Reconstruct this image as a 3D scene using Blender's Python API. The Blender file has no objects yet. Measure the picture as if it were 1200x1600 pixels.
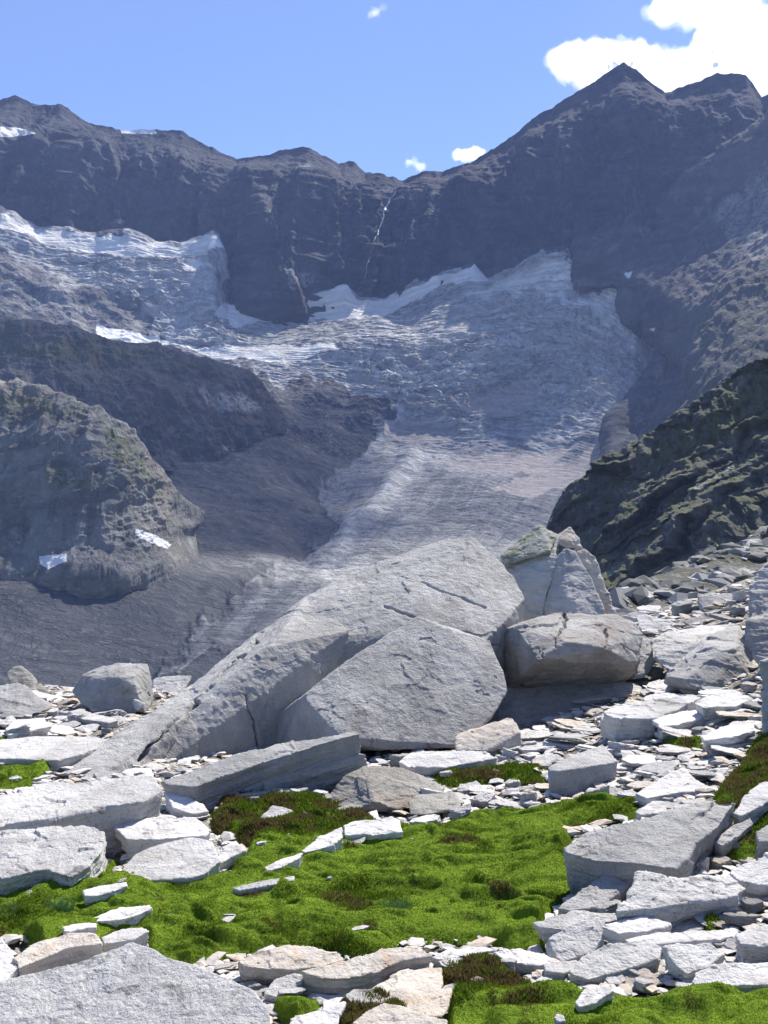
import bpy, bmesh, math, random
import numpy as np
from mathutils import Vector, Matrix, Euler

C = bpy.context.scene.collection
SC = bpy.context.scene
R = math.radians
random.seed(7)

# ------------------------------------------------------------------ camera, sky, sun, exposure
CZ = 1.65            # eye height over the turf at the photographer's feet
F = 1557.0           # focal length, in pixels of the 1200 x 1600 photograph
cam_d = bpy.data.cameras.new('camera')
cam = bpy.data.objects.new('camera', cam_d); C.objects.link(cam)
cam.location = (0, 0, CZ); cam.rotation_euler = (R(90), 0, 0)
cam_d.sensor_fit = 'VERTICAL'; cam_d.sensor_height = 36; cam_d.lens = 36 * F / 1600
cam_d.clip_start = 0.1; cam_d.clip_end = 60000
SC.camera = cam

SUN_AZ, SUN_EL = 33.0, 51.0     # degrees: to the right of the view direction, above the horizon
SUN = np.array([math.sin(R(SUN_AZ)) * math.cos(R(SUN_EL)), math.cos(R(SUN_AZ)) * math.cos(R(SUN_EL)), math.sin(R(SUN_EL))])
sd = bpy.data.lights.new('sun', 'SUN'); sun = bpy.data.objects.new('sun', sd); C.objects.link(sun)
sd.energy = 5.0; sd.angle = R(0.5); sd.color = (1.0, 0.93, 0.82)
sun.rotation_euler = Vector(SUN).to_track_quat('Z', 'Y').to_euler()
sun.location = (20, 20, 40)

world = bpy.data.worlds.new('World'); SC.world = world; world.use_nodes = True
wn = world.node_tree; wn.nodes.clear()
sky = wn.nodes.new('ShaderNodeTexSky'); sky.sky_type = 'NISHITA'; sky.sun_disc = False
sky.sun_elevation = R(SUN_EL); sky.sun_rotation = R(SUN_AZ)
sky.altitude = 2200; sky.air_density = 1.0; sky.dust_density = 0.4; sky.ozone_density = 3.0
hs = wn.nodes.new('ShaderNodeHueSaturation'); hs.inputs['Hue'].default_value = 0.508; hs.inputs['Saturation'].default_value = 1.03
bg = wn.nodes.new('ShaderNodeBackground'); bg.inputs['Strength'].default_value = 0.105
wo = wn.nodes.new('ShaderNodeOutputWorld')
wn.links.new(sky.outputs[0], hs.inputs['Color']); wn.links.new(hs.outputs[0], bg.inputs[0]); wn.links.new(bg.outputs[0], wo.inputs[0])

SC.view_settings.view_transform = 'Standard'; SC.view_settings.look = 'None'
SC.view_settings.exposure = 1.0; SC.view_settings.gamma = 1.0
SC.cycles.max_bounces = 12; SC.cycles.diffuse_bounces = 3; SC.cycles.volume_bounces = 12
SC.cycles.transparent_max_bounces = 8
SC.cycles.use_denoising = True

HAZE_DENSITY = 0.00006
HAZE_COLOR = (0.40, 0.54, 1.0)

# ------------------------------------------------------------------ numpy noise
_rng = np.random.RandomState(11)
_perm = _rng.permutation(256); _perm = np.concatenate([_perm, _perm, _perm])
_g = _rng.normal(size=(256, 3)); _g /= np.linalg.norm(_g, axis=1)[:, None]; _g = _g.astype(np.float32)

def noise(p):
    p = np.asarray(p, dtype=np.float32)
    i = np.floor(p).astype(np.int64); f = p - i; i &= 255
    u = f * f * f * (f * (f * 6 - 15) + 10)
    out = 0
    for dx in (0, 1):
        wx = u[:, 0] if dx else 1 - u[:, 0]
        a = _perm[i[:, 0] + dx]
        for dy in (0, 1):
            wy = u[:, 1] if dy else 1 - u[:, 1]
            b = _perm[a + i[:, 1] + dy]
            for dz in (0, 1):
                wz = u[:, 2] if dz else 1 - u[:, 2]
                h = _perm[b + i[:, 2] + dz]
                g = _g[h]
                out = out + wx * wy * wz * (g[:, 0] * (f[:, 0] - dx) + g[:, 1] * (f[:, 1] - dy) + g[:, 2] * (f[:, 2] - dz))
    return out * 1.5

def fbm(p, oct=4, lac=2.05, gain=0.5, off=0.0):
    p = np.asarray(p, dtype=np.float32) + off
    s, a, t = 0, 1.0, 0
    for k in range(oct):
        s = s + a * noise(p); t += a; p = p * lac + 17.3; a *= gain
    return s / t

def ridged(p, oct=4, lac=2.05, gain=0.5, off=0.0):
    p = np.asarray(p, dtype=np.float32) + off
    s, a, t = 0, 1.0, 0
    for k in range(oct):
        s = s + a * (1 - 2 * np.abs(noise(p))); t += a; p = p * lac + 9.7; a *= gain
    return s / t

def sstep(a, b, x):
    t = np.clip((x - a) / (b - a), 0, 1); return t * t * (3 - 2 * t)

def sdf(px, py, poly):
    """signed distance (in pixels of the photograph, positive inside) to a polygon"""
    P = np.asarray(poly, float); n = len(P)
    d = np.full(px.shape, 1e18); ins = np.zeros(px.shape, bool)
    for k in range(n):
        a, b = P[k], P[(k + 1) % n]
        e = b - a; wx = px - a[0]; wy = py - a[1]
        t = np.clip((wx * e[0] + wy * e[1]) / (e @ e + 1e-9), 0, 1)
        d = np.minimum(d, (wx - e[0] * t) ** 2 + (wy - e[1] * t) ** 2)
        c = (a[1] > py) != (b[1] > py)
        with np.errstate(divide='ignore', invalid='ignore'):
            xi = (b[0] - a[0]) * (py - a[1]) / (b[1] - a[1] + 1e-12) + a[0]
        ins ^= c & (px < xi)
    d = np.sqrt(d)
    return np.where(ins, d, -d)

def W3(px, py, Y):
    """survey point: bearing and height as read off the photograph, distance Y -> metres"""
    return np.stack([(px - 600) / F * Y, Y + 0 * px, CZ + (800 - py) / F * Y], -1)

def to_px(P):
    Y = np.maximum(P[..., 1], 0.01)
    return 600 + P[..., 0] / Y * F, 800 - (P[..., 2] - CZ) / Y * F

# ------------------------------------------------------------------ object helpers
def mesh_from(name, V, faces, smooth=True):
    me = bpy.data.meshes.new(name)
    V = np.asarray(V, dtype=np.float32); faces = np.asarray(faces, dtype=np.int32)
    k = faces.shape[1]
    me.vertices.add(len(V)); me.vertices.foreach_set('co', V.ravel())
    me.loops.add(faces.size); me.loops.foreach_set('vertex_index', faces.ravel())
    me.polygons.add(len(faces)); me.polygons.foreach_set('loop_start', np.arange(0, faces.size, k, dtype=np.int32))
    try: me.polygons.foreach_set('loop_total', np.full(len(faces), k, dtype=np.int32))
    except Exception: pass
    me.polygons.foreach_set('use_smooth', np.full(len(faces), smooth, dtype=bool))
    me.update(calc_edges=True); me.validate()
    return me

def link(name, me, mat=None, parent=None):
    o = bpy.data.objects.new(name, me); C.objects.link(o)
    if mat is not None and not me.materials: me.materials.append(mat)
    if parent: o.parent = parent
    return o

def tag(o, label=None, cat=None, group=None, kind=None):
    if label: o['label'] = label
    if cat: o['category'] = cat
    if group: o['group'] = group
    if kind: o['kind'] = kind
    return o

def fattr(me, name, arr):
    a = me.attributes.new(name, 'FLOAT', 'POINT'); a.data.foreach_set('value', np.asarray(arr, dtype=np.float32).ravel())

def grid_faces(nu, nv, keep=None):
    i = np.arange(nv - 1)[:, None] * nu + np.arange(nu - 1)[None, :]
    f = np.stack([i, i + nu, i + nu + 1, i + 1], -1).reshape(-1, 4)
    return f if keep is None else f[keep.ravel()]

def compact(V, f, extra=()):
    used = np.zeros(len(V), bool); used[f.ravel()] = True
    m = np.cumsum(used) - 1
    return V[used], m[f], [e[used] for e in extra]

def normals(G):
    """normals of a grid of points (nv, nu, 3)"""
    a = np.gradient(G, axis=1); b = np.gradient(G, axis=0)
    n = np.cross(a, b); n /= np.linalg.norm(n, axis=-1, keepdims=True) + 1e-9
    return n

# ------------------------------------------------------------------ node helpers
class NT:
    def __init__(s, name):
        s.m = bpy.data.materials.new(name); s.m.use_nodes = True
        s.t = s.m.node_tree; s.t.nodes.clear()
        s.out = s.n('ShaderNodeOutputMaterial')
    def n(s, typ, **kw):
        nd = s.t.nodes.new(typ)
        for k, v in kw.items():
            if hasattr(nd, k): setattr(nd, k, v)
            else: s.set(nd.inputs[k.replace('_', ' ')] if k.replace('_', ' ') in nd.inputs else nd.inputs[k], v)
        return nd
    def set(s, inp, v):
        if isinstance(v, bpy.types.NodeSocket): s.t.links.new(v, inp)
        elif v is not None: inp.default_value = v
    def noise(s, vec, scale, detail=4, rough=0.55, dist=0.0):
        nd = s.t.nodes.new('ShaderNodeTexNoise'); s.set(nd.inputs['Vector'], vec)
        nd.inputs['Scale'].default_value = scale; nd.inputs['Detail'].default_value = detail
        nd.inputs['Roughness'].default_value = rough; nd.inputs['Distortion'].default_value = dist
        return nd.outputs['Fac']
    def math(s, op, a, b=None, c=None, clamp=False):
        nd = s.t.nodes.new('ShaderNodeMath'); nd.operation = op; nd.use_clamp = clamp
        s.set(nd.inputs[0], a); s.set(nd.inputs[1], b); s.set(nd.inputs[2], c) if c is not None else None
        return nd.outputs[0]
    def map(s, v, a, b, c=0.0, d=1.0):
        nd = s.t.nodes.new('ShaderNodeMapRange'); nd.interpolation_type = 'SMOOTHSTEP'
        s.set(nd.inputs[0], v)
        for i, x in enumerate((a, b, c, d)): nd.inputs[i + 1].default_value = x
        return nd.outputs[0]
    def mix(s, f, a, b, mode='MIX'):
        nd = s.t.nodes.new('ShaderNodeMix'); nd.data_type = 'RGBA'; nd.blend_type = mode
        s.set(nd.inputs[0], f)
        for i, x in ((6, a), (7, b)):
            s.set(nd.inputs[i], (*x, 1) if isinstance(x, tuple) and len(x) == 3 else x)
        return nd.outputs[2]
    def mapping(s, vec, scale=(1, 1, 1), rot=(0, 0, 0), loc=(0, 0, 0)):
        nd = s.t.nodes.new('ShaderNodeMapping'); s.set(nd.inputs[0], vec)
        nd.inputs['Scale'].default_value = scale; nd.inputs['Rotation'].default_value = rot; nd.inputs['Location'].default_value = loc
        return nd.outputs[0]
    def attr(s, name):
        nd = s.t.nodes.new('ShaderNodeAttribute'); nd.attribute_name = name; return nd.outputs['Fac']
    def bump(s, h, strength, dist, normal=None):
        nd = s.t.nodes.new('ShaderNodeBump'); s.set(nd.inputs['Height'], h)
        nd.inputs['Strength'].default_value = strength; nd.inputs['Distance'].default_value = dist
        if normal is not None: s.set(nd.inputs['Normal'], normal)
        return nd.outputs[0]
    def finish(s, col, normal=None, rough=0.9, spec=0.2):
        b = s.t.nodes.new('ShaderNodeBsdfPrincipled')
        s.set(b.inputs['Base Color'], (*col, 1) if isinstance(col, tuple) else col)
        s.set(b.inputs['Roughness'], rough); b.inputs['Specular IOR Level'].default_value = spec
        if normal is not None: s.set(b.inputs['Normal'], normal)
        s.t.links.new(b.outputs[0], s.out.inputs['Surface'])
        return s.m

def rock_mat(name, light, dark, rust=(0.32, 0.2, 0.1), rust_amt=0.15, speck=1.0, strata=0.5, moss=0.0, sc=1.0, bump=1.0, vary=0.12):
    t = NT(name)
    co = t.n('ShaderNodeTexCoord').outputs['Object']
    oi = t.n('ShaderNodeObjectInfo').outputs['Random']
    off = t.n('ShaderNodeVectorMath', operation='ADD'); t.set(off.inputs[0], co)
    cx = t.n('ShaderNodeCombineXYZ'); t.set(cx.inputs[0], t.math('MULTIPLY', oi, 13.7)); t.set(cx.inputs[1], t.math('MULTIPLY', oi, 7.1)); t.set(off.inputs[1], cx.outputs[0])
    v = off.outputs[0]
    big = t.noise(v, 1.4 * sc, 5, 0.6, 0.4)
    med = t.noise(v, 9 * sc, 6, 0.65, 0.2)
    fine = t.noise(v, 70 * sc, 4, 0.7)
    sv = t.mapping(v, (2.0 * sc, 2.0 * sc, 26 * sc), (0.12, 0.08, 0))
    st = t.noise(sv, 1.0, 5, 0.6, 0.5)
    col = t.mix(t.map(big, 0.35, 0.68), light, dark)
    mid = tuple((a + b) / 2 * 0.8 for a, b in zip(light, dark))
    col = t.mix(t.math('MULTIPLY', t.map(med, 0.45, 0.75), 0.5), col, mid)
    col = t.mix(t.math('MULTIPLY', t.map(st, 0.52, 0.66), 0.45 * strata), col, tuple(x * 0.5 for x in dark))
    rn = t.noise(v, 2.6 * sc, 4, 0.6, 1.0)
    col = t.mix(t.math('MULTIPLY', t.map(rn, 0.52, 0.72), rust_amt), col, rust)
    dk = t.map(t.noise(v, 120 * sc, 2, 0.6), 0.56, 0.68)
    col = t.mix(t.math('MULTIPLY', dk, 0.4 * speck), col, (0.1, 0.1, 0.11))
    wt = t.map(t.noise(v, 90 * sc, 2, 0.6), 0.6, 0.7)
    col = t.mix(t.math('MULTIPLY', wt, 0.35 * speck), col, (0.75, 0.74, 0.72))
    lic = t.math('MULTIPLY', t.map(t.noise(v, 7.5 * sc, 6, 0.75, 0.6), 0.56, 0.64), t.map(t.noise(v, 1.1 * sc, 3, 0.5), 0.42, 0.6))
    col = t.mix(t.math('MULTIPLY', lic, 0.7), col, (0.13, 0.13, 0.125))
    wsn = t.noise(t.mapping(v, (5 * sc, 5 * sc, 0.8 * sc)), 1.0, 5, 0.65, 0.4)
    col = t.mix(t.math('MULTIPLY', t.map(wsn, 0.52, 0.7), 0.35), col, tuple(x * 0.62 for x in dark))
    br = t.math('ADD', t.math('MULTIPLY', oi, 2 * vary), 1 - vary)
    hsv = t.n('ShaderNodeHueSaturation'); t.set(hsv.inputs['Color'], col); t.set(hsv.inputs['Value'], br); col = hsv.outputs[0]
    if moss > 0:
        g = t.n('ShaderNodeNewGeometry'); sp = t.n('ShaderNodeSeparateXYZ'); t.set(sp.inputs[0], g.outputs['Normal'])
        mm = t.math('MULTIPLY', t.map(t.noise(v, 5 * sc, 5, 0.7, 0.3), 0.5, 0.6), moss)
        col = t.mix(mm, col, (0.16, 0.18, 0.06))
    h = t.math('ADD', t.math('MULTIPLY', med, 0.6), t.math('MULTIPLY', st, 0.35 * strata))
    n1 = t.bump(h, 0.7 * bump, 0.07 / sc)
    n2 = t.bump(fine, 0.6 * bump, 0.02 / sc, n1)
    return t.finish(col, n2, 0.88, 0.25)

M = {}
M['pale'] = rock_mat('pale_gneiss', (0.60, 0.595, 0.58), (0.42, 0.415, 0.405), rust_amt=0.10, strata=0.8)
M['pale_small'] = rock_mat('pale_gneiss_rubble', (0.70, 0.685, 0.67), (0.52, 0.51, 0.50), rust_amt=0.22, strata=0.9, sc=2.2, vary=0.2)
M['grey'] = rock_mat('grey_gneiss', (0.42, 0.42, 0.41), (0.28, 0.28, 0.275), rust_amt=0.08, strata=0.35)
M['boulder'] = rock_mat('boulder_gneiss', (0.50, 0.495, 0.48), (0.31, 0.308, 0.30), rust_amt=0.10, strata=0.12, sc=0.8, bump=1.3)
M['mossy'] = rock_mat('lichen_gneiss', (0.42, 0.43, 0.41), (0.32, 0.33, 0.31), moss=0.0, strata=0.3)
M['lichen'] = rock_mat('lichen_crust', (0.38, 0.385, 0.34), (0.28, 0.29, 0.24), moss=0.55, strata=0.3)
M['brown'] = rock_mat('brown_gneiss', (0.34, 0.33, 0.30), (0.2, 0.19, 0.17), rust=(0.25, 0.15, 0.08), rust_amt=0.4, strata=0.8)
M['rusty'] = rock_mat('rusty_gneiss', (0.42, 0.415, 0.40), (0.27, 0.262, 0.25), rust=(0.25, 0.15, 0.10), rust_amt=0.4, strata=0.6)
M['tan'] = rock_mat('tan_gneiss', (0.60, 0.56, 0.50), (0.47, 0.42, 0.36), rust=(0.45, 0.27, 0.14), rust_amt=0.5, strata=1.0, sc=1.6)
M['granite'] = rock_mat('speckled_granite', (0.46, 0.46, 0.455), (0.36, 0.36, 0.36), rust_amt=0.04, speck=1.6, strata=0.1, sc=1.1)
# ------------------------------------------------------------------ far terrain
def loft(rows, nu, nv, vs=None):
    """rows of surveyed points (px, py, Y); returns grids PX, PY, Y, U, V of shape (nv, nu)"""
    n = len(rows); vs = np.linspace(0, 1, n) if vs is None else np.asarray(vs, float)
    u = np.linspace(0, 1, nu); cols = []
    for r in rows:
        r = np.asarray(r, float)
        if r.shape[1] == 4: t = r[:, 3]
        else:
            d = np.hypot(np.diff(r[:, 0]), np.diff(r[:, 1])); t = np.concatenate([[0], np.cumsum(d)]); t /= t[-1]
        cols.append(np.stack([np.interp(u, t, r[:, k]) for k in range(3)], -1))
    Cc = np.stack(cols)                                     # (n, nu, 3)
    v = np.linspace(0, 1, nv)
    k = np.clip(np.searchsorted(vs, v, side='right') - 1, 0, n - 2)
    t = (v - vs[k]) / (vs[k + 1] - vs[k])
    # monotone-ish cubic between rows
    m = np.gradient(Cc, vs, axis=0)
    h = (vs[k + 1] - vs[k])[:, None, None]; t = t[:, None, None]
    p0, p1, m0, m1 = Cc[k], Cc[k + 1], m[k] * h, m[k + 1] * h
    lim = 1.4
    dlt = p1 - p0
    m0 = np.clip(m0, -np.abs(dlt) * lim - 1e-6, np.abs(dlt) * lim + 1e-6); m1 = np.clip(m1, -np.abs(dlt) * lim - 1e-6, np.abs(dlt) * lim + 1e-6)
    G = (2 * t**3 - 3 * t**2 + 1) * p0 + (t**3 - 2 * t**2 + t) * m0 + (-2 * t**3 + 3 * t**2) * p1 + (t**3 - t**2) * m1
    U = np.broadcast_to(u[None, :], (nv, nu)); Vv = np.broadcast_to(v[:, None], (nv, nu))
    return G[..., 0], G[..., 1], G[..., 2], U, Vv

def seg(px, py, pts, w):
    """soft distance band along a polyline"""
    d = np.full(px.shape, 1e9)
    for a, b in zip(pts[:-1], pts[1:]):
        a = np.array(a, float); b = np.array(b, float); e = b - a
        t = np.clip(((px - a[0]) * e[0] + (py - a[1]) * e[1]) / (e @ e), 0, 1)
        d = np.minimum(d, np.hypot(px - a[0] - t * e[0], py - a[1] - t * e[1]))
    return np.clip(1 - d / w, 0, 1)

def mask(px, py, polys, soft=4, warp=6, scale=40.0, off=0.0):
    q = np.stack([px / scale, py / scale, px * 0 + off], -1).reshape(-1, 3)
    wx = fbm(q, 4, off=3.1).reshape(px.shape) * warp * 2; wy = fbm(q, 4, off=8.7).reshape(px.shape) * warp * 2
    d = np.full(px.shape, -1e9)
    for p in polys: d = np.maximum(d, sdf(px + wx, py + wy, p))
    return sstep(-soft, soft, d)

def terrain(name, G, mat, attrs, kind='structure', keep=None):
    nv, nu = G.shape[:2]
    V = G.reshape(-1, 3); f = grid_faces(nu, nv, keep)
    names = list(attrs); ex = [np.asarray(attrs[k]).ravel() for k in names]
    V, f, ex = compact(V, f, ex)
    me = mesh_from(name, V, f); [fattr(me, k, a) for k, a in zip(names, ex)]
    o = link(name, me, mat); tag(o, kind=kind)
    return o

def rock_wall_mat(name, c1, c2, c3, rust=(0.2, 0.13, 0.09), scale=1.0, veg=True):
    """far rock: bedding lines, streaks, attributes snow / light / veg"""
    t = NT(name)
    co = t.n('ShaderNodeNewGeometry').outputs['Position']
    a = t.noise(co, 0.004 * scale, 8, 0.62, 0.5)
    b = t.noise(co, 0.03 * scale, 6, 0.65)
    st = t.noise(t.mapping(co, (0.006 * scale, 0.006 * scale, 0.03 * scale), (0.25, -0.35, 0)), 1.0, 7, 0.65, 0.6)
    col = t.mix(t.map(a, 0.38, 0.62), c1, c2)
    gl = t.noise(t.mapping(co, (0.022 * scale, 0.022 * scale, 0.004 * scale), (0, 0.15, 0)), 1.0, 6, 0.7, 0.8)
    col = t.mix(t.math('MULTIPLY', t.map(b, 0.45, 0.7), 0.7), col, c3)
    col = t.mix(t.math('MULTIPLY', t.map(gl, 0.55, 0.68), 0.6), col, tuple(min(1, x * 1.35) for x in c3))
    col = t.mix(t.math('MULTIPLY', t.map(st, 0.5, 0.62), 0.6), col, tuple(x * 0.45 for x in c1))
    col = t.mix(t.math('MULTIPLY', t.map(t.noise(co, 0.0022 * scale, 5, 0.6, 1.0), 0.56, 0.7), 0.5), col, rust)
    fn = t.noise(co, 0.11 * scale, 4, 0.7)
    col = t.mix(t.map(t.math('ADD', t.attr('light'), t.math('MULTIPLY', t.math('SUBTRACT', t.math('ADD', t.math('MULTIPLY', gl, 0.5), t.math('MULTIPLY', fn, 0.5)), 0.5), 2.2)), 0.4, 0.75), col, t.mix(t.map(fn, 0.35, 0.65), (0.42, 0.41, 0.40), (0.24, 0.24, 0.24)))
    if veg: col = t.mix(t.math('MULTIPLY', t.attr('veg'), t.map(t.noise(co, 0.06 * scale, 6, 0.7), 0.4, 0.58)), col, t.mix(t.map(b, 0.4, 0.6), (0.13, 0.15, 0.05), (0.08, 0.095, 0.04)))
    sn = t.math('ADD', t.attr('snow'), t.math('MULTIPLY', t.math('SUBTRACT', fn, 0.5), 0.7))
    col = t.mix(t.map(sn, 0.45, 0.62), col, (0.82, 0.83, 0.85))
    n1 = t.bump(t.math('ADD', a, t.math('MULTIPLY', b, 0.35)), 0.8, 26.0 / scale)
    n2 = t.bump(t.math('ADD', fn, t.math('ADD', gl, t.math('MULTIPLY', st, 0.4))), 0.95, 9.0 / scale, n1)
    return t.finish(col, n2, 0.95, 0.1)

def ice_mat():
    t = NT('glacier_ice')
    co = t.n('ShaderNodeNewGeometry').outputs['Position']
    big = t.noise(co, 0.003, 6, 0.6, 0.6); med = t.noise(co, 0.018, 6, 0.65, 0.4); fine = t.noise(co, 0.09, 5, 0.7)
    # along / across the flow (surveyed flow coordinates of the ice body)
    fl = t.n('ShaderNodeCombineXYZ'); t.set(fl.inputs[0], t.attr('flow_u')); t.set(fl.inputs[1], t.attr('flow_v')); fv = fl.outputs[0]
    stream = t.math('ADD', t.math('MULTIPLY', t.noise(t.mapping(fv, (46, 2.6, 1)), 1.0, 7, 0.65, 0.5), t.attr('tongue')), t.math('MULTIPLY', t.noise(t.mapping(fv, (11, 26, 1)), 1.0, 8, 0.7, 2.2), t.math('SUBTRACT', 1.0, t.attr('tongue'))))      # long flow bands on the tongue, contorted ones above
    crev = t.noise(t.mapping(fv, (9, 95, 1)), 1.0, 7, 0.7, 1.2)           # cross crevasses
    rock = t.mix(t.map(med, 0.4, 0.62), (0.074, 0.081, 0.092), (0.043, 0.048, 0.057))
    rock = t.mix(t.map(fine, 0.52, 0.68), rock, (0.20, 0.198, 0.20))
    spk = t.n('ShaderNodeTexVoronoi', Scale=0.16); t.set(spk.inputs['Vector'], co)
    rock = t.mix(t.math('MULTIPLY', t.map(spk.outputs['Distance'], 0.12, 0.22, 1, 0), t.map(med, 0.42, 0.55)), rock, (0.24, 0.245, 0.25))
    rs_ = t.noise(t.mapping(fv, (26, 12, 1)), 1.0, 7, 0.7, 1.6)
    rock = t.mix(t.math('MULTIPLY', t.map(rs_, 0.52, 0.64), 0.2), rock, (0.15, 0.15, 0.155))
    rock = t.mix(t.math('MULTIPLY', t.map(t.noise(co, 0.0035, 4, 0.6, 0.8), 0.55, 0.7), 0.5), rock, (0.085, 0.078, 0.072))
    ice = t.mix(t.map(med, 0.35, 0.65), (0.62, 0.63, 0.63), (0.38, 0.388, 0.395))
    ice = t.mix(t.math('MULTIPLY', t.map(stream, 0.47, 0.58), 0.55), ice, (0.15, 0.153, 0.165))
    ice = t.mix(t.math('MULTIPLY', t.map(stream, 0.36, 0.42, 1, 0), 0.6), ice, (0.60, 0.61, 0.62))
    ice = t.mix(t.math('MULTIPLY', t.map(fine, 0.5, 0.62), 0.55), ice, (0.10, 0.10, 0.11))
    ice = t.mix(t.math('MULTIPLY', t.map(crev, 0.52, 0.64), 0.6), ice, (0.09, 0.10, 0.125))
    ice = t.mix(t.math('MULTIPLY', t.map(crev, 0.34, 0.44, 1, 0), 0.5), ice, (0.46, 0.48, 0.50))
    icm = t.math('ADD', t.attr('ice'), t.math('MULTIPLY', t.math('SUBTRACT', t.math('ADD', t.math('MULTIPLY', stream, 0.6), t.math('MULTIPLY', med, 0.4)), 0.5), 1.5))
    col = t.mix(t.map(icm, 0.4, 0.62), rock, ice)
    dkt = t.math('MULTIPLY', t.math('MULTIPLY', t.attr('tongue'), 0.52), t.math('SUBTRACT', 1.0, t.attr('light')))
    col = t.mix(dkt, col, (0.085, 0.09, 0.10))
    # pinkish grey rubble lying on old snow
    pk = t.math('ADD', t.attr('pink'), t.math('MULTIPLY', t.math('SUBTRACT', med, 0.5), 0.6))
    col = t.mix(t.math('MULTIPLY', t.map(pk, 0.45, 0.55), 0.9), col, t.mix(t.map(fine, 0.3, 0.7), (0.52, 0.475, 0.455), (0.36, 0.325, 0.315)))
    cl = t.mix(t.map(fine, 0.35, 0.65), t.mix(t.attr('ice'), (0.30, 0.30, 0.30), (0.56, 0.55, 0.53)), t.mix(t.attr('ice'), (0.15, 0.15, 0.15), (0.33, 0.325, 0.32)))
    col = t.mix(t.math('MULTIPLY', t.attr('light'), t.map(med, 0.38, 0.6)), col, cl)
    sn = t.math('ADD', t.attr('snow'), t.math('MULTIPLY', t.math('SUBTRACT', t.math('ADD', t.math('MULTIPLY', fine, 0.4), t.math('MULTIPLY', crev, 0.6)), 0.5), 1.1))
    col = t.mix(t.map(sn, 0.42, 0.78), col, t.mix(t.map(med, 0.45, 0.7), (0.88, 0.88, 0.86), (0.66, 0.65, 0.63)))
    h = t.math('ADD', t.math('MULTIPLY', med, 1.0), t.math('ADD', t.math('MULTIPLY', crev, t.attr('ice')), t.math('MULTIPLY', fine, 0.25)))
    n1 = t.bump(h, 0.95, 18.0)
    return t.finish(col, n1, 0.85, 0.2)

# ---- the headwall and the two summits
wall_top = [(-250, 230, 2900), (-100, 190, 2880), (0, 160, 2850), (25, 152, 2850), (50, 165, 2850), (75, 168, 2850), (95, 166, 2850), (140, 195, 2880), (190, 205, 2900), (285, 208, 2920), (305, 222, 2920), (345, 240, 2930), (370, 253, 2930), (410, 246, 2900), (440, 238, 2880), (480, 232, 2860), (500, 245, 2880), (530, 257, 2900), (552, 256, 2900), (570, 272, 2930), (600, 275, 2930), (630, 284, 2940), (660, 271, 2920), (690, 272, 2910), (740, 255, 2890), (790, 225, 2860), (830, 190, 2850), (880, 160, 2830), (930, 130, 2810), (975, 101, 2790), (1000, 118, 2780), (1040, 148, 2760), (1080, 135, 2730), (1120, 118, 2700), (1165, 119, 2660), (1190, 155, 2640), (1210, 148, 2620), (1300, 110, 2550), (1420, 60, 2480)]
def remap(row, upx):
    """give each point the parameter of its bearing so that rows share columns"""
    r = [(a, b, c, (a + 250) / 1670) for a, b, c in row]; return r
wall_top = remap(wall_top, 0)
wall_mid = remap([(-250, 330, 2760), (0, 250, 2700), (100, 260, 2700), (180, 290, 2760), (330, 310, 2800), (420, 320, 2690), (480, 320, 2680), (560, 350, 2760), (620, 360, 2770), (690, 340, 2740), (800, 300, 2720), (975, 240, 2640), (1200, 280, 2500), (1420, 200, 2380)], 0)
wall_low = remap([(-250, 400, 2680), (0, 340, 2600), (100, 350, 2610), (180, 380, 2660), (330, 380, 2700), (420, 430, 2560), (480, 420, 2560), (560, 440, 2640), (640, 430, 2650), (740, 400, 2610), (880, 370, 2560), (1000, 400, 2500), (1200, 400, 2380), (1420, 350, 2250)], 0)
wall_base = remap([(-250, 540, 2560), (0, 480, 2500), (180, 490, 2560), (330, 500, 2600), (420, 560, 2440), (560, 560, 2540), (640, 560, 2550), (740, 530, 2500), (880, 520, 2460), (1000, 600, 2380), (1200, 640, 2260), (1420, 620, 2150)], 0)
px, py, Y, U, Vv = loft([wall_top, wall_mid, wall_low, wall_base], 900, 330, [0, .38, .7, 1])
G = W3(px, py, Y); N = normals(G)
if N[..., 1].mean() > 0: N = -N
q = G.reshape(-1, 3)
# buttresses run down the face, bedding dips across it
rib = ridged(q * np.array([1 / 130., 1 / 300., 1 / 1100.]), 5, off=2.0).reshape(U.shape)
big = ridged(q / 420., 4, off=5).reshape(U.shape)
bed = fbm((q @ np.array([[1, 0, 0.25], [0, 1, -0.1], [0, 0, 1]]).T) * np.array([1 / 500., 1 / 500., 1 / 26.]), 4).reshape(U.shape)
fine = ridged(q / 42., 4, off=9).reshape(U.shape)
amp = sstep(0.0, 0.30, Vv); N = N * np.array([1, 1, .35])
D = amp * (rib * 80 + big * 62) + (0.25 + amp * .75) * (bed * 5 + fine * 16)
G = G + N * D[..., None]
G[..., 2] += (1 - amp) * ridged(q * np.array([1 / 45., 1 / 45., 1 / 400.]), 4).reshape(U.shape) * 9
ppx, ppy = to_px(G)
lightm = 0.5 * mask(ppx, ppy, [[(465, 250), (490, 240), (505, 290), (500, 330), (480, 330)], [(400, 300), (425, 290), (440, 330), (440, 400), (420, 350)], [(595, 290), (610, 290), (610, 340), (590, 330)], [(655, 280), (672, 280), (690, 350), (680, 360)], [(430, 400), (500, 430), (500, 450), (450, 455)]], 8, 8, 25)  # sunlit ribs of the face, painted in as paler rock
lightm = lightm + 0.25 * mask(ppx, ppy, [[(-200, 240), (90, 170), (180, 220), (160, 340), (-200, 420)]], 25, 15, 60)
snowm = mask(ppx, ppy, [[(188, 200), (240, 200), (245, 209), (190, 209)], [(-60, 196), (30, 200), (60, 207), (20, 214), (-60, 216)]], 2, 1.5, 20)
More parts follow.
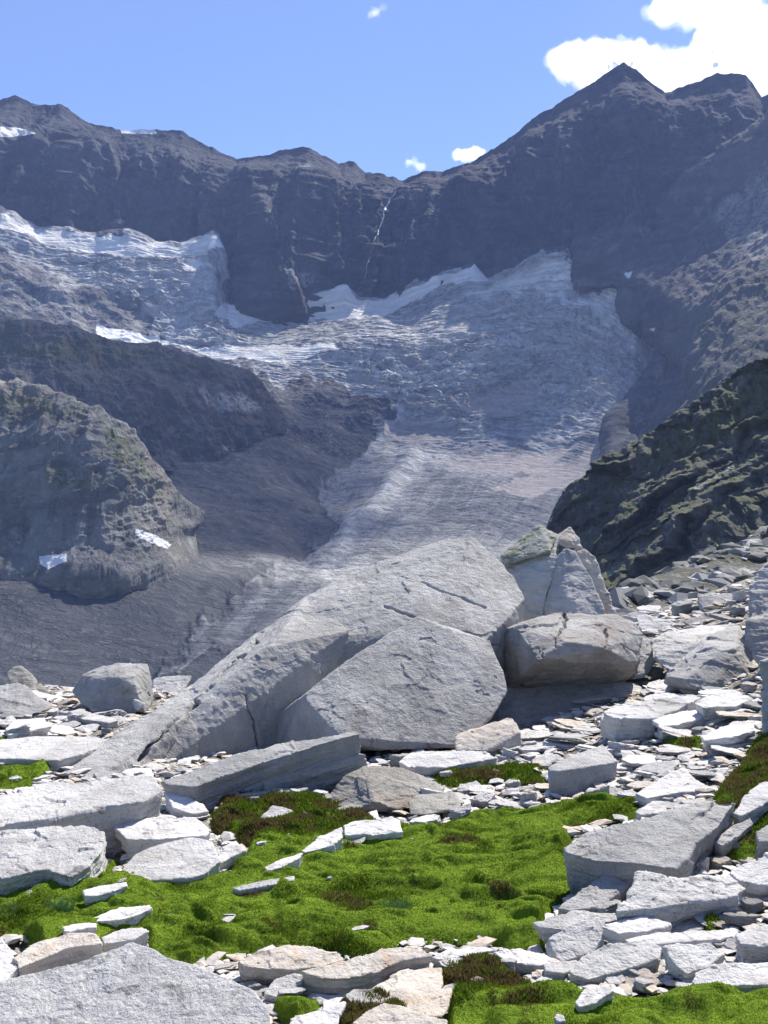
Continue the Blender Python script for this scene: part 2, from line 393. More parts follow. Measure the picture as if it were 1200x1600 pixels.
M['wall'] = rock_wall_mat('headwall_rock', (0.080, 0.084, 0.090), (0.052, 0.056, 0.062), (0.115, 0.118, 0.12), rust=(0.115, 0.095, 0.08))
terrain('headwall_mountain', G, M['wall'], {'light': lightm, 'snow': snowm, 'veg': lightm * 0})

# ---- the glacier basin from the bergschrund down to the valley floor
r0 = [(-250, 300, 2560), (0, 335, 2500), (60, 362, 2520), (110, 362, 2540), (150, 373, 2560), (200, 368, 2580), (240, 388, 2590), (280, 390, 2590), (335, 372, 2600), (342, 400, 2590), (350, 440, 2560), (352, 472, 2510), (400, 485, 2450), (430, 490, 2440), (460, 470, 2440), (540, 455, 2520), (560, 466, 2530), (600, 466, 2530), (650, 440, 2530), (740, 412, 2520), (762, 436, 2490), (800, 425, 2480), (850, 395, 2480), (885, 390, 2480), (903, 412, 2460), (900, 452, 2420), (985, 446, 2380), (988, 500, 2340), (1045, 522, 2260), (1100, 600, 2200), (1250, 700, 2000)]
r0 = [(a, b, c, (a + 250) / 1500) for a, b, c in r0]
rm = [(a, b + 16, c + 90, t) for a, b, c, t in r0]             # tucked into the face behind
def row(*p): return [(a, b, c, (a + 250) / 1500) for a, b, c in p]
r1 = row((-250, 400, 2330), (0, 410, 2330), (150, 425, 2420), (330, 425, 2480), (350, 495, 2400), (430, 505, 2390), (540, 490, 2430), (640, 490, 2430), (740, 460, 2400), (880, 450, 2380), (990, 520, 2260), (1100, 640, 2150), (1250, 740, 1900))
r2 = row((-250, 500, 2180), (0, 500, 2180), (150, 520, 2240), (250, 545, 2250), (400, 552, 2250), (520, 545, 2260), (640, 550, 2230), (760, 545, 2220), (880, 545, 2200), (990, 580, 2120), (1100, 680, 2000), (1250, 780, 1800))
r3 = row((-250, 620, 1960), (0, 620, 1960), (250, 610, 2050), (420, 610, 2110), (540, 625, 2100), (640, 650, 2040), (760, 640, 2060), (880, 640, 2030), (960, 660, 1950), (1100, 730, 1800), (1250, 820, 1600))
r4 = row((-250, 700, 1700), (0, 700, 1700), (250, 690, 1780), (400, 680, 1870), (520, 690, 1920), (620, 700, 1950), (760, 705, 1930), (880, 720, 1850), (960, 740, 1750), (1100, 780, 1600), (1250, 850, 1400))
r5 = row((-250, 790, 1400), (0, 790, 1400), (250, 790, 1430), (400, 785, 1520), (520, 780, 1600), (620, 780, 1620), (760, 785, 1600), (880, 800, 1550), (1100, 830, 1400), (1250, 880, 1200))
r6 = row((-250, 880, 940), (0, 880, 940), (200, 880, 960), (300, 885, 1060), (400, 885, 1150), (560, 880, 1240), (760, 880, 1260), (1000, 890, 1200), (1250, 930, 1000))
r7 = row((-250, 980, 800), (0, 980, 800), (300, 985, 850), (600, 985, 920), (1000, 985, 950), (1250, 1000, 850))
r8 = row((-250, 1090, 660), (0, 1090, 660), (300, 1095, 670), (600, 1100, 690), (1250, 1100, 690))
r9 = row((-250, 2500, 140), (0, 2500, 140), (600, 2500, 140), (1250, 2500, 140))
px, py, Y, U, Vv = loft([rm, r0, r1, r2, r3, r4, r5, r6, r7, r8, r9], 1000, 900, [0, .012, .14, .28, .42, .53, .65, .78, .89, .97, 1])
G = W3(px, py, Y); N = normals(G)
if N[..., 2].mean() < 0: N = -N
q = G.reshape(-1, 3)
snow_p = [[(-250, 290), (5, 338), (60, 362), (100, 360), (150, 372), (200, 368), (225, 385), (280, 390), (335, 370), (342, 398), (300, 407), (230, 405), (150, 397), (95, 388), (40, 368), (-250, 330)],
          [(345, 475), (400, 487), (430, 490), (460, 468), (540, 452), (560, 464), (600, 464), (700, 422), (745, 408), (762, 434), (700, 440), (645, 468), (600, 490), (520, 496), (440, 496), (370, 520), (335, 505)],
          [(285, 549), (400, 547), (520, 541), (530, 547), (440, 572), (330, 562)],
          [(150, 510), (185, 518), (235, 535), (275, 544), (240, 549), (190, 541), (150, 530)]]
snow_g = [[(762, 436), (850, 393), (885, 388), (905, 415), (895, 460), (985, 448), (985, 500), (1048, 522), (1020, 585), (985, 560), (950, 520), (900, 500), (860, 470), (800, 470), (740, 480), (690, 470)],
          [(985, 590), (1035, 540), (985, 625), (940, 660), (950, 630)], [(230, 400), (340, 400), (345, 425), (300, 415), (250, 410)],
          [(600, 690), (650, 692), (700, 715), (640, 710)],
          [(60, 868), (105, 864), (100, 880), (75, 890)], [(215, 828), (265, 850), (262, 858), (215, 838)]]
ice_p = [[(-250, 330), (0, 340), (340, 380), (350, 480), (540, 455), (740, 412), (885, 388), (905, 450), (985, 448), (1045, 522), (990, 640), (955, 695), (870, 800), (840, 860), (780, 1000), (500, 1000), (340, 1010), (240, 1060), (330, 960), (440, 890), (530, 820), (500, 770), (520, 720), (570, 690), (610, 650), (540, 610), (430, 600), (300, 565), (240, 545), (250, 500), (200, 470), (100, 440), (0, 400), (-250, 380)]]
pink_p = [[(600, 662), (650, 655), (712, 665), (708, 688), (640, 690), (602, 682)], [(728, 620), (800, 608), (848, 603), (838, 640), (780, 650), (735, 645)],
          [(690, 705), (790, 708), (860, 700), (900, 690), (850, 740), (760, 740), (700, 725)], [(840, 740), (955, 690), (960, 705), (880, 770), (800, 790), (770, 770)],
          [(540, 588), (600, 590), (590, 606), (550, 600)]]
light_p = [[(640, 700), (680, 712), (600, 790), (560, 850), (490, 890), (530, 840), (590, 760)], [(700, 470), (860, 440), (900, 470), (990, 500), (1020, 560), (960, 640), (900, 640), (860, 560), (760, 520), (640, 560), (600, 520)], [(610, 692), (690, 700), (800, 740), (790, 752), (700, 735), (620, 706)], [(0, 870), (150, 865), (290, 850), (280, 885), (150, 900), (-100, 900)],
           [(480, 890), (560, 880), (600, 900), (520, 915)], [(330, 880), (440, 880), (430, 905), (360, 905)], [(-200, 400), (60, 400), (150, 450), (240, 490), (230, 540), (100, 510), (-200, 500)]]  # first two patches here paint sunlit cloud gaps onto the valley floor
ppx, ppy = to_px(G)
sn = np.clip(mask(ppx, ppy, snow_p, 4, 5, 30) + 0.66 * mask(ppx, ppy, snow_g, 22, 16, 22), 0, 1)
sn = np.clip(sn + 0.47 * mask(ppx, ppy, [[(130, 425), (340, 420), (345, 545), (260, 545), (240, 470)]], 14, 12, 30), 0, 1)
ic = mask(ppx, ppy, ice_p, 16, 22, 50)
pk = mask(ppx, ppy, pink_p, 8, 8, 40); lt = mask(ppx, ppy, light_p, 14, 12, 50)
sn = sn * (1 - 0.7 * pk)
crev = ridged(np.stack([U.ravel() * 30, Vv.ravel() * 170 + fbm(q / 300., 3) * 4, U.ravel() * 0], -1), 4, off=4).reshape(U.shape)
seracs = ridged(q / 45., 4, off=1).reshape(U.shape); undul = fbm(q / 260., 4, off=2).reshape(U.shape)
low = fbm(q / 90., 5, off=7).reshape(U.shape); rr = ridged(q / 140., 5, off=12).reshape(U.shape)
edge = sstep(0, 0.04, Vv)
steep = mask(ppx, ppy, [[(130, 410), (340, 410), (360, 540), (240, 545)], [(540, 560), (940, 520), (940, 650), (600, 660)], [(780, 400), (1000, 450), (1000, 640), (800, 600)]], 30, 10, 60)
rough = (1 - ic) * sstep(1.0, 0.6, Vv)
near = np.clip(Y / 1500., 0.15, 1)
D = edge * near * (undul * 26 + ic * (1 - sn * .6) * (1 - .85 * pk) * (crev * (4 + 8 * steep) + seracs * (3.5 + 9 * steep)) + rough * (rr * 16 + low * 10) + low * 3)
D += seg(px, py, [(640, 710), (585, 790), (520, 860), (400, 895), (330, 920)], 22) * 9 * near
D -= seg(px, py, [(560, 700), (510, 780), (470, 850)], 40) * 10
G = G + N * D[..., None]
M['ice'] = ice_mat()
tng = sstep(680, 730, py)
sh_ = np.clip((py - 690) / 320., 0, 2.5)
FU = (px + 330 * sh_ ** 1.15 + 40 * fbm(q / 500., 3).reshape(U.shape)) / 1500
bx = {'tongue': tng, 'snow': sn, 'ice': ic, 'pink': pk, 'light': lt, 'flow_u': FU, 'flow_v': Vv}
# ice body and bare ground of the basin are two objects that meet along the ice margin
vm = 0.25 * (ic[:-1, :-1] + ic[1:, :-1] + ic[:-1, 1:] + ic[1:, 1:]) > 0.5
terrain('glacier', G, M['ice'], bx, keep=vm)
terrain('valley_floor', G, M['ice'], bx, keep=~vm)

# ---- flank that comes down from the right-hand summits
fa = [(1420, 30, 2300), (1300, 110, 2400), (1200, 195, 2440), (1130, 245, 2480), (1050, 300, 2530), (980, 345, 2560), (905, 385, 2500), (903, 455, 2440), (985, 455, 2360), (988, 505, 2320), (1046, 530, 2230), (1010, 600, 2100), (960, 660, 1960), (952, 700, 1900), (930, 760, 1700), (900, 830, 1400)]
fb = [(1420, 130, 2150), (1300, 230, 2200), (1210, 290, 2230), (1100, 350, 2330), (1030, 400, 2350), (990, 440, 2300), (1010, 500, 2220), (1060, 560, 2080), (1030, 650, 1900), (1010, 700, 1800), (1000, 780, 1500), (960, 850, 1300)]
fc = [(1420, 330, 1750), (1300, 400, 1750), (1200, 460, 1780), (1130, 500, 1800), (1100, 560, 1760), (1100, 640, 1600), (1080, 720, 1400), (1050, 820, 1200)]
fd = [(1500, 650, 1100), (1350, 700, 1050), (1250, 750, 1000), (1200, 800, 950), (1180, 850, 900), (1100, 900, 850)]
fa2 = [(a + 6, b + 14, c + 110) for a, b, c in fa]
px, py, Y, U, Vv = loft([fa2, fa, fb, fc, fd], 620, 420, [0, .02, .3, .65, 1])
G = W3(px, py, Y); N = normals(G)
if N[..., 2].mean() < 0: N = -N
q = G.reshape(-1, 3)
rot = np.array([[.8, .6, 0], [-.6, .8, 0], [0, 0, 1]])
gul = ridged((q @ rot.T) * np.array([1 / 260., 1 / 90., 1 / 500.]), 5, off=31).reshape(U.shape)
fine = ridged(q / 38., 4, off=19).reshape(U.shape); big = fbm(q / 300., 4, off=3).reshape(U.shape)
e = sstep(0.01, .1, Vv)
D = e * (gul * 22 + big * 35) + (0.3 + .7 * e) * fine * 6
G = G + N * D[..., None]
ppx, ppy = to_px(G)
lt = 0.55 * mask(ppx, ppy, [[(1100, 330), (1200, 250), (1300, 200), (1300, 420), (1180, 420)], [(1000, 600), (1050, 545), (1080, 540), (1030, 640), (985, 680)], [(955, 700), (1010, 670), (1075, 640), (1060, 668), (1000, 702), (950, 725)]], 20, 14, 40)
vg = 0.5 * mask(ppx, ppy, [[(1080, 480), (1200, 420), (1300, 400), (1300, 600), (1060, 660)]], 30, 20, 60)
sn = mask(ppx, ppy, [[(975, 425), (990, 425), (988, 432), (976, 432)], [(1010, 512), (1025, 512), (1022, 520)]], 2, 2, 10)
M['flank'] = rock_wall_mat('flank_rock', (0.12, 0.123, 0.126), (0.082, 0.085, 0.09), (0.165, 0.167, 0.168), rust=(0.15, 0.13, 0.11))
terrain('mountain_flank', G, M['flank'], {'light': lt, 'snow': sn, 'veg': vg})

# ---- dark bench of rock under the left snowfield
b0 = [(-250, 500, 1760), (0, 511, 1750), (60, 515, 1750), (115, 519, 1750), (155, 534, 1760), (200, 545, 1790), (250, 551, 1830), (330, 575, 1880), (400, 598, 1950), (440, 640, 2010), (470, 690, 1960)]
b1 = [(-250, 560, 1640), (0, 560, 1640), (80, 560, 1630), (160, 590, 1650), (250, 600, 1700), (330, 620, 1760), (400, 650, 1840), (430, 680, 1880)]
b2 = [(-250, 610, 1560), (0, 620, 1560), (100, 640, 1560), (200, 650, 1600), (280, 665, 1680), (350, 690, 1740), (400, 700, 1800)]
b3 = [(-250, 740, 1480), (0, 740, 1470), (120, 730, 1500), (250, 740, 1580), (330, 740, 1690), (380, 725, 1800)]
bm = [(a, b + 10, c + 60) for a, b, c in b0]
px, py, Y, U, Vv = loft([bm, b0, b1, b2, b3], 640, 300, [0, .03, .35, .68, 1])
G = W3(px, py, Y); N = normals(G)
if N[..., 2].mean() < 0: N = -N
q = G.reshape(-1, 3)
but = ridged(q * np.array([1 / 62., 1 / 120., 1 / 260.]), 5, off=41).reshape(U.shape)
fine = ridged(q / 22., 4, off=13).reshape(U.shape); big = fbm(q / 180., 4, off=23).reshape(U.shape)
e = sstep(0.02, .14, Vv)
G = G + N * (e * (but * 16 + big * 20) + (0.25 + .75 * e) * fine * 4.5)[..., None]
ppx, ppy = to_px(G)
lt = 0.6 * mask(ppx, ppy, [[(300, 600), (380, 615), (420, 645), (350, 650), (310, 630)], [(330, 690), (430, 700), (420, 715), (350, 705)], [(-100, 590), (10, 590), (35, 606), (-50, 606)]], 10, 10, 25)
vg = 0.7 * mask(ppx, ppy, [[(-250, 500), (0, 510), (160, 530), (300, 570), (200, 570), (60, 560), (-250, 560)]], 12, 12, 40)
M['bench'] = rock_wall_mat('bench_rock', (0.10, 0.102, 0.104), (0.062, 0.064, 0.068), (0.16, 0.162, 0.164), rust=(0.13, 0.11, 0.09), scale=1.8)
terrain('rock_bench', G, M['bench'], {'light': lt, 'snow': lt * 0, 'veg': vg})

# ---- rounded rock knob in front of it
k0 = [(-250, 590, 1120), (0, 607, 1100), (60, 618, 1095), (100, 630, 1090), (130, 645, 1085), (155, 658, 1080), (200, 688, 1080), (240, 730, 1085), (262, 765, 1095), (300, 790, 1120), (320, 800, 1150)]
k1 = [(-250, 650, 1030), (0, 660, 1020), (60, 670, 1010), (110, 690, 1000), (150, 700, 995), (180, 715, 1005), (215, 740, 1025), (240, 775, 1040), (262, 800, 1070), (296, 812, 1110), (318, 812, 1145)]
k2 = [(-250, 760, 985), (0, 760, 975), (60, 770, 965), (120, 775, 955), (170, 780, 965), (210, 790, 990), (240, 805, 1025), (270, 820, 1060), (295, 825, 1100), (312, 822, 1140)]
k3 = [(-250, 870, 940), (0, 868, 930), (60, 868, 925), (130, 868, 920), (180, 865, 935), (215, 862, 965), (245, 860, 1005), (270, 850, 1050), (290, 845, 1095), (305, 835, 1140)]
k4 = [(a + 6, b + 44, c - 30) for a, b, c in k3]; k5 = [(a + 8, b + 110, c - 10) for a, b, c in k3]
km = [(a, b + 12, c + 70) for a, b, c in k0]
px, py, Y, U, Vv = loft([km, k0, k1, k2, k3, k4, k5], 620, 440, [0, .03, .33, .61, .82, .92, 1])
G = W3(px, py, Y); N = normals(G)
if N[..., 2].mean() < 0: N = -N
q = G.reshape(-1, 3)
rot = np.array([[.85, 0, .53], [0, 1, 0], [-.53, 0, .85]])
dip = (q @ rot.T)
ledge = ridged(dip * np.array([1 / 90., 1 / 120., 1 / 17.]), 4, off=43).reshape(U.shape)
fine = ridged(q / 13., 4, off=53).reshape(U.shape); big = fbm(q / 80., 4, off=33).reshape(U.shape)
crk = ridged(q * np.array([1 / 30., 1 / 60., 1 / 160.]), 4, off=63).reshape(U.shape)
e = sstep(0.02, .14, Vv) * sstep(1.0, .80, U)
G = G + N * (e * (ledge * 5 + big * 12 + crk * 12) + (0.3 + .7 * e) * fine * 2.0)[..., None]
ppx, ppy = to_px(G)
lt = 0.45 * mask(ppx, ppy, [[(130, 650), (220, 700), (260, 760), (300, 800), (300, 850), (210, 860), (190, 800), (170, 720)], [(-100, 820), (180, 800), (180, 870), (-100, 870)], [(-100, 690), (150, 700), (160, 760), (-100, 760)]], 14, 14, 30)  # first patch paints the sunlit right side of the knob paler
vg = 0.95 * mask(ppx, ppy, [[(160, 660), (200, 690), (240, 740), (250, 765), (215, 750), (180, 720)], [(70, 720), (140, 740), (130, 770), (80, 760)], [(-250, 600), (60, 618), (130, 650), (60, 650), (-250, 630)]], 12, 10, 30)
sn = mask(ppx, ppy, [[(212, 826), (240, 835), (268, 850), (262, 858), (230, 846), (213, 838)], [(60, 868), (105, 864), (104, 878), (75, 890), (64, 884)]], 2.5, 2, 14)
M['knob'] = rock_wall_mat('knob_rock', (0.22, 0.222, 0.215), (0.14, 0.143, 0.142), (0.31, 0.31, 0.30), rust=(0.22, 0.20, 0.16), scale=2.6)
terrain('rock_knob', G, M['knob'], {'light': lt, 'snow': sn, 'veg': vg})

# ---- near dark cliff on the right, stepped by ledges
c0 = [(1500, 500, 560), (1350, 540, 540), (1260, 560, 530), (1200, 579, 520), (1160, 598, 515), (1130, 612, 512), (1100, 636, 508), (1070, 655, 505), (1040, 680, 502), (1000, 702, 498), (960, 728, 494), (940, 745, 490), (905, 765, 486), (885, 785, 484), (872, 815, 482), (868, 850, 480), (850, 900, 480)]
c1 = [(1500, 640, 500), (1350, 650, 490), (1200, 680, 478), (1130, 700, 472), (1060, 730, 468), (1000, 770, 466), (950, 790, 466), (920, 810, 466), (895, 840, 468), (880, 870, 470), (870, 920, 470)]
c2 = [(1500, 760, 455), (1350, 770, 445), (1200, 780, 435), (1130, 800, 430), (1060, 820, 430), (1000, 850, 435), (950, 870, 440), (920, 900, 445), (900, 940, 450)]
c3 = [(1500, 1000, 390), (1350, 1000, 380), (1200, 1000, 375), (1100, 1000, 375), (1000, 1010, 385), (900, 1020, 400)]
cm = [(a + 3, b + 12, c + 40) for a, b, c in c0]
px, py, Y, U, Vv = loft([cm, c0, c1, c2, c3], 640, 520, [0, .02, .35, .64, 1])
G = W3(px, py, Y); N = normals(G)
if N[..., 2].mean() < 0: N = -N
q = G.reshape(-1, 3)
s = q[:, 2] - 0.62 * q[:, 0] + fbm(q / 45., 4, off=71) * 26 + fbm(q / 12., 3, off=3) * 4
w = s / 23.0; fr = w - np.floor(w)
step = (sstep(0.0, 0.14, fr) - fr).reshape(U.shape)                # long ledges, steep risers
w2 = s / 7.3 + 0.4; fr2 = w2 - np.floor(w2); step2 = (sstep(0.0, 0.2, fr2) - fr2).reshape(U.shape)
ver = ridged(q * np.array([1 / 13., 1 / 16., 1 / 60.]), 4, off=73).reshape(U.shape)
fine = ridged(q / 5.5, 4, off=75).reshape(U.shape); big = fbm(q / 60., 4, off=77).reshape(U.shape)
e = sstep(0.02, .12, Vv)
H = np.array([0.0, -1.0, 0.15]); H /= np.linalg.norm(H)
H = np.array([-0.45, -0.85, 0.1]); H /= np.linalg.norm(H)
G = G + H * ((e * .85 + .15) * (step * 16 * (0.55 + 1.5 * fbm(q / 38., 3, off=90).reshape(U.shape)) + step2 * 3.5 + ver * 7 + ridged(q * np.array([1 / 5., 1 / 6., 1 / 30.]), 3, off=93).reshape(U.shape) * 2) + e * big * 9)[..., None] + N * (fine * 1.0)[..., None]
ppx, ppy = to_px(G)
N2 = normals(G)
if N2[..., 2].mean() < 0: N2 = -N2
flat = sstep(0.45, 0.75, N2[..., 2] + fbm(q / 9., 3, off=5).reshape(U.shape) * .25)
vg = np.clip(0.9 * flat + 0.85 * mask(ppx, ppy, [[(1200, 575), (1100, 640), (1000, 705), (1060, 715), (1130, 690), (1260, 650)]], 16, 14, 30), 0, 1)
lt = 0.75 * np.maximum(seg(ppx + fbm(q / 6., 3).reshape(U.shape) * 14, ppy + fbm(q / 6., 3, off=4).reshape(U.shape) * 12, [(950, 895), (1000, 860), (1050, 845)], 9), seg(ppx + fbm(q / 6., 3).reshape(U.shape) * 14, ppy, [(1085, 765), (1140, 730), (1200, 705), (1300, 640)], 13)) * sstep(.3, .6, flat + .3)
M['cliff'] = rock_wall_mat('cliff_rock', (0.13, 0.132, 0.132), (0.075, 0.078, 0.082), (0.21, 0.21, 0.205), rust=(0.13, 0.11, 0.08), scale=5.0)
terrain('dark_cliff', G, M['cliff'], {'light': lt, 'snow': lt * 0, 'veg': vg})

# ---- stream that falls down the headwall
# ------------------------------------------------------------------ near ground
def sp(x, k=0.5): return np.where(x > 6, x, np.log1p(np.exp(np.clip(x / k, -30, 12))) * k)

def GZ0(x, y):
    x = np.asarray(x, float); y = np.asarray(y, float)
    rise = 0.15 * sp(x - 0.6) ** 1.35
    rise = rise / (1 + (rise / 6.0) ** 2)
    y0 = 15.5 + 0.4 * np.clip(x, -3, 8)
    dr = np.clip(y - y0, 0, 110)
    return -0.07 * np.minimum(y, 30) + rise - 0.035 * dr ** 1.8

def GZ(x, y):
    x = np.asarray(x, float); y = np.asarray(y, float); sh = x.shape
    q = np.stack([x.ravel(), y.ravel(), x.ravel() * 0], -1)
    n = fbm(q / 1.7, 3, off=21).reshape(sh) * 0.10
    return GZ0(x, y) + n

def ground_at(px, py):
    """first crossing of the sight line with the ground"""
    ys = np.linspace(1.5, 40, 1600)
    x = (px - 600) / F * ys; z = CZ + (800 - py) / F * ys
    g = GZ(x, ys); k = np.argmax(z <= g)
    if z[k] > g[k]: k = len(ys) - 1
    Yk = ys[k]
    return x[k], Yk, float(g[k])

moss_p = [[(-300, 1370), (30, 1392), (120, 1392), (150, 1385), (165, 1350), (185, 1345), (175, 1378), (300, 1372), (360, 1362), (395, 1325), (335, 1300), (325, 1260), (360, 1245), (470, 1240), (540, 1262), (600, 1290), (660, 1292), (740, 1275), (790, 1262), (830, 1262), (880, 1255), (930, 1240), (1000, 1245), (1012, 1270), (960, 1285), (890, 1305), (885, 1345), (935, 1375), (900, 1402), (870, 1425), (848, 1440), (850, 1488), (800, 1492), (760, 1478), (640, 1475), (600, 1492), (540, 1498), (480, 1484), (380, 1490), (300, 1512), (230, 1500), (215, 1475), (130, 1508), (20, 1530), (60, 1500), (30, 1470), (-300, 1470)],
          [(655, 1215), (720, 1202), (800, 1198), (858, 1200), (855, 1226), (760, 1228), (690, 1228)],
          [(680, 1530), (700, 1500), (760, 1492), (800, 1520), (830, 1545), (900, 1560), (1000, 1568), (1260, 1560), (1260, 1680), (700, 1680), (700, 1580), (720, 1560)],
          [(525, 1640), (535, 1568), (590, 1552), (640, 1580), (640, 1640)], [(420, 1562), (500, 1560), (512, 1578), (470, 1600), (425, 1585)],
          [(-40, 1190), (70, 1186), (85, 1198), (45, 1235), (-40, 1240)], [(-40, 1148), (15, 1152), (5, 1166), (-40, 1168)],
          [(1115, 1245), (1150, 1200), (1165, 1162), (1200, 1140), (1420, 1100), (1440, 1220), (1165, 1275), (1120, 1265)],
          [(1060, 1345), (1110, 1275), (1200, 1238), (1380, 1200), (1400, 1320), (1120, 1352)],
          [(1030, 1158), (1095, 1146), (1092, 1172), (1038, 1174)], [(1085, 1440), (1120, 1425), (1150, 1436), (1110, 1458)]]
brown_p = [[(330, 1250), (520, 1245), (600, 1290), (480, 1310), (380, 1340), (330, 1300)], [(1115, 1240), (1200, 1140), (1280, 1240), (1160, 1275)], [(660, 1200), (858, 1198), (855, 1228), (690, 1228)],
           [(680, 1500), (780, 1492), (840, 1545), (720, 1600), (690, 1560)], [(525, 1640), (535, 1568), (640, 1560), (640, 1640)], [(1060, 1345), (1110, 1275), (1280, 1220), (1280, 1330)]]

def moss_mask(x, y, z):
    px = 600 + x / y * F; py = 800 - (z - CZ) / y * F
    q = np.stack([x * 2.2, y * 2.2, x * 0], -1).reshape(-1, 3)
    wx = fbm(q, 4, off=3.3).reshape(x.shape); wy = fbm(q, 4, off=6.6).reshape(x.shape)
    d = np.full(x.shape, -1e9)
    for p in moss_p: d = np.maximum(d, sdf(px + wx * 26, py + wy * 14, p))
    return d

# base ground: earth and grit between the stones
xs = np.concatenate([np.linspace(-90, -14, 40)[:-1], np.linspace(-14, 16, 420), np.linspace(16, 100, 40)[1:]])
ys = np.concatenate([np.linspace(-6, 2, 20)[:-1], np.geomspace(2, 30, 420), np.geomspace(30, 170, 60)[1:]])
X, Yg = np.meshgrid(xs, ys)
Z = GZ(X, Yg)
q = np.stack([X.ravel(), Yg.ravel(), 0 * X.ravel()], -1)
Z = Z + fbm(q * 5, 4, off=1).reshape(X.shape) * 0.035 - 0.03 + ridged(q * 2.2, 3, off=6).reshape(X.shape) * 0.03
V = np.stack([X, Yg, Z], -1).reshape(-1, 3)
t = NT('stony_earth')
co = t.n('ShaderNodeNewGeometry').outputs['Position']
a = t.noise(co, 2.2, 6, 0.65); b = t.noise(co, 22, 5, 0.7)
vo = t.n('ShaderNodeTexVoronoi', Scale=16.0); t.set(vo.inputs['Vector'], co)
col = t.mix(t.map(a, 0.4, 0.62), (0.24, 0.23, 0.21), (0.12, 0.11, 0.085))
col = t.mix(t.math('MULTIPLY', t.map(b, 0.45, 0.7), 0.6), col, (0.10, 0.09, 0.07))
col = t.mix(t.map(vo.outputs['Color'], 0.6, 0.8), col, (0.38, 0.37, 0.35))
nb = t.bump(t.math('SUBTRACT', b, vo.outputs['Distance']), 0.8, 0.03)
M['earth'] = t.finish(col, nb)
link('ground', mesh_from('ground', V, grid_faces(len(xs), len(ys))), M['earth'])['kind'] = 'structure'

# moss carpet: a fine sheet over the ground, then short shoots growing out of it
xs = None
nu, nv = 1900, 980
pyv = np.concatenate([np.linspace(1138, 1240, 160)[:-1], np.linspace(1240, 1640, nv - 159)])
pxv = np.linspace(-300, 1450, nu)
# rows at constant distance, columns at constant bearing: density follows nearness
Yr = np.array([ground_at(450, p)[1] for p in pyv]); 
Yr = np.concatenate([np.geomspace(3.2, 16.5, nv)])
TX, TY = np.meshgrid((pxv - 600) / F, Yr)
X = TX * TY; Z = GZ(X, TY)
dm = moss_mask(X, TY, Z)
def moss_height(X, Yv, dm):
    q = np.stack([X.ravel(), Yv.ravel(), 0 * X.ravel()], -1); sh = X.shape
    w = fbm(q * 1.6, 3, off=9)[:, None] * 0.25
    qa = q + w
    # cushions elongated across the slope, separated by creases
    cu = np.abs(noise(qa * np.array([2.6, 5.2, 1]) + 5.5)).reshape(sh)
    cu2 = np.abs(noise(qa * np.array([6.5, 11.0, 1]) + 15.5)).reshape(sh)
    lum = fbm(q * 24, 3, off=2).reshape(sh)
    hole = sstep(0.30, 0.5, fbm(q * np.array([2.1, 3.0, 1]), 4, off=33).reshape(sh))
    rim = sstep(0, 16, dm)
    h = np.sqrt(rim) * 0.05 + rim * (sstep(0, .7, cu) * 0.055 + sstep(0, .6, cu2) * 0.02) + lum * 0.007 - hole * 0.035 - 0.015
    return h, hole
h, hole = moss_height(X, TY, dm)
Zm = Z + h + 0.0
fk = dm[:-1, :-1] > 0
G = np.stack([X, TY, Zm], -1)
q = np.stack([X.ravel(), TY.ravel(), 0 * X.ravel()], -1)
bp = mask(600 + X / TY * F, 800 - (Z - CZ) / TY * F, brown_p, 12, 8, 40)
def moss_tone(q, bp, hole):
    n1 = fbm(q * 1.3, 4, off=51); n2 = fbm(q * 5.5, 3, off=61); n3 = fbm(q * 3.1, 4, off=71)
    br = sstep(0.20, 0.46, n3 + 0.32 * bp + 0.6 * hole)                       # dead, reddish
    dk = sstep(-0.05, 0.45, n1 + 0.4 * n2 + 0.45 * bp)
    return br, dk
br, dk = moss_tone(q, bp.ravel(), hole.ravel())
V, f, ex = compact(G.reshape(-1, 3), grid_faces(nu, nv, fk), [br, dk])
me = mesh_from('moss_carpet', V, f); fattr(me, 'brown', ex[0]); fattr(me, 'dark', ex[1])
t = NT('moss')
co = t.n('ShaderNodeNewGeometry').outputs['Position']
fn = t.noise(co, 60, 4, 0.7); md = t.noise(co, 9, 4, 0.6)
col = t.mix(t.attr('dark'), (0.118, 0.187, 0.018), (0.055, 0.092, 0.012))
col = t.mix(t.math('MULTIPLY', t.map(md, 0.45, 0.7), 0.45), col, (0.20, 0.30, 0.025))
col = t.mix(t.math('MULTIPLY', t.map(fn, 0.5, 0.7), 0.6), col, (0.035, 0.07, 0.008))
col = t.mix(t.math('MULTIPLY', t.attr('brown'), t.map(fn, 0.3, 0.6)), col, (0.10, 0.055, 0.03))
M['moss'] = t.finish(col, t.bump(fn, 0.8, 0.02), 0.95, 0.05)
tag(link('moss_carpet', me, M['moss']), kind='stuff')

# shoots
rs = np.random.RandomState(5)
def scatter_on(V, f, n, wfun):
    a, b, c, d = (V[f[:, k]] for k in range(4))
    cen = (a + c) / 2
    area = np.linalg.norm(np.cross(c - a, d - b), axis=1) * .5
    w = area * wfun(cen); w = w / w.sum()
    idx = rs.choice(len(f), n, p=w)
    s, t_ = rs.rand(n, 1), rs.rand(n, 1)
    return (a[idx] * (1 - s) + b[idx] * s) * (1 - t_) + (d[idx] * (1 - s) + c[idx] * s) * t_, f[idx, 0]
NB = 520000
Pb, vi = scatter_on(V, f, NB, lambda c: 1 / c[:, 1] ** 1.7)
sc = (0.35 + 0.9 * rs.rand(NB)) * (0.0065 + 0.0014 * Pb[:, 1])
bl = ex[0][vi]; dl = ex[1][vi]
coarse = np.clip(bl + dl, 0, 1)
L = sc * (0.5 + 1.1 * coarse ** 1.5); Wd = sc * 0.28
an = rs.rand(NB) * 2 * math.pi; lean = rs.rand(NB) * 0.7
dx, dy = np.cos(an), np.sin(an)
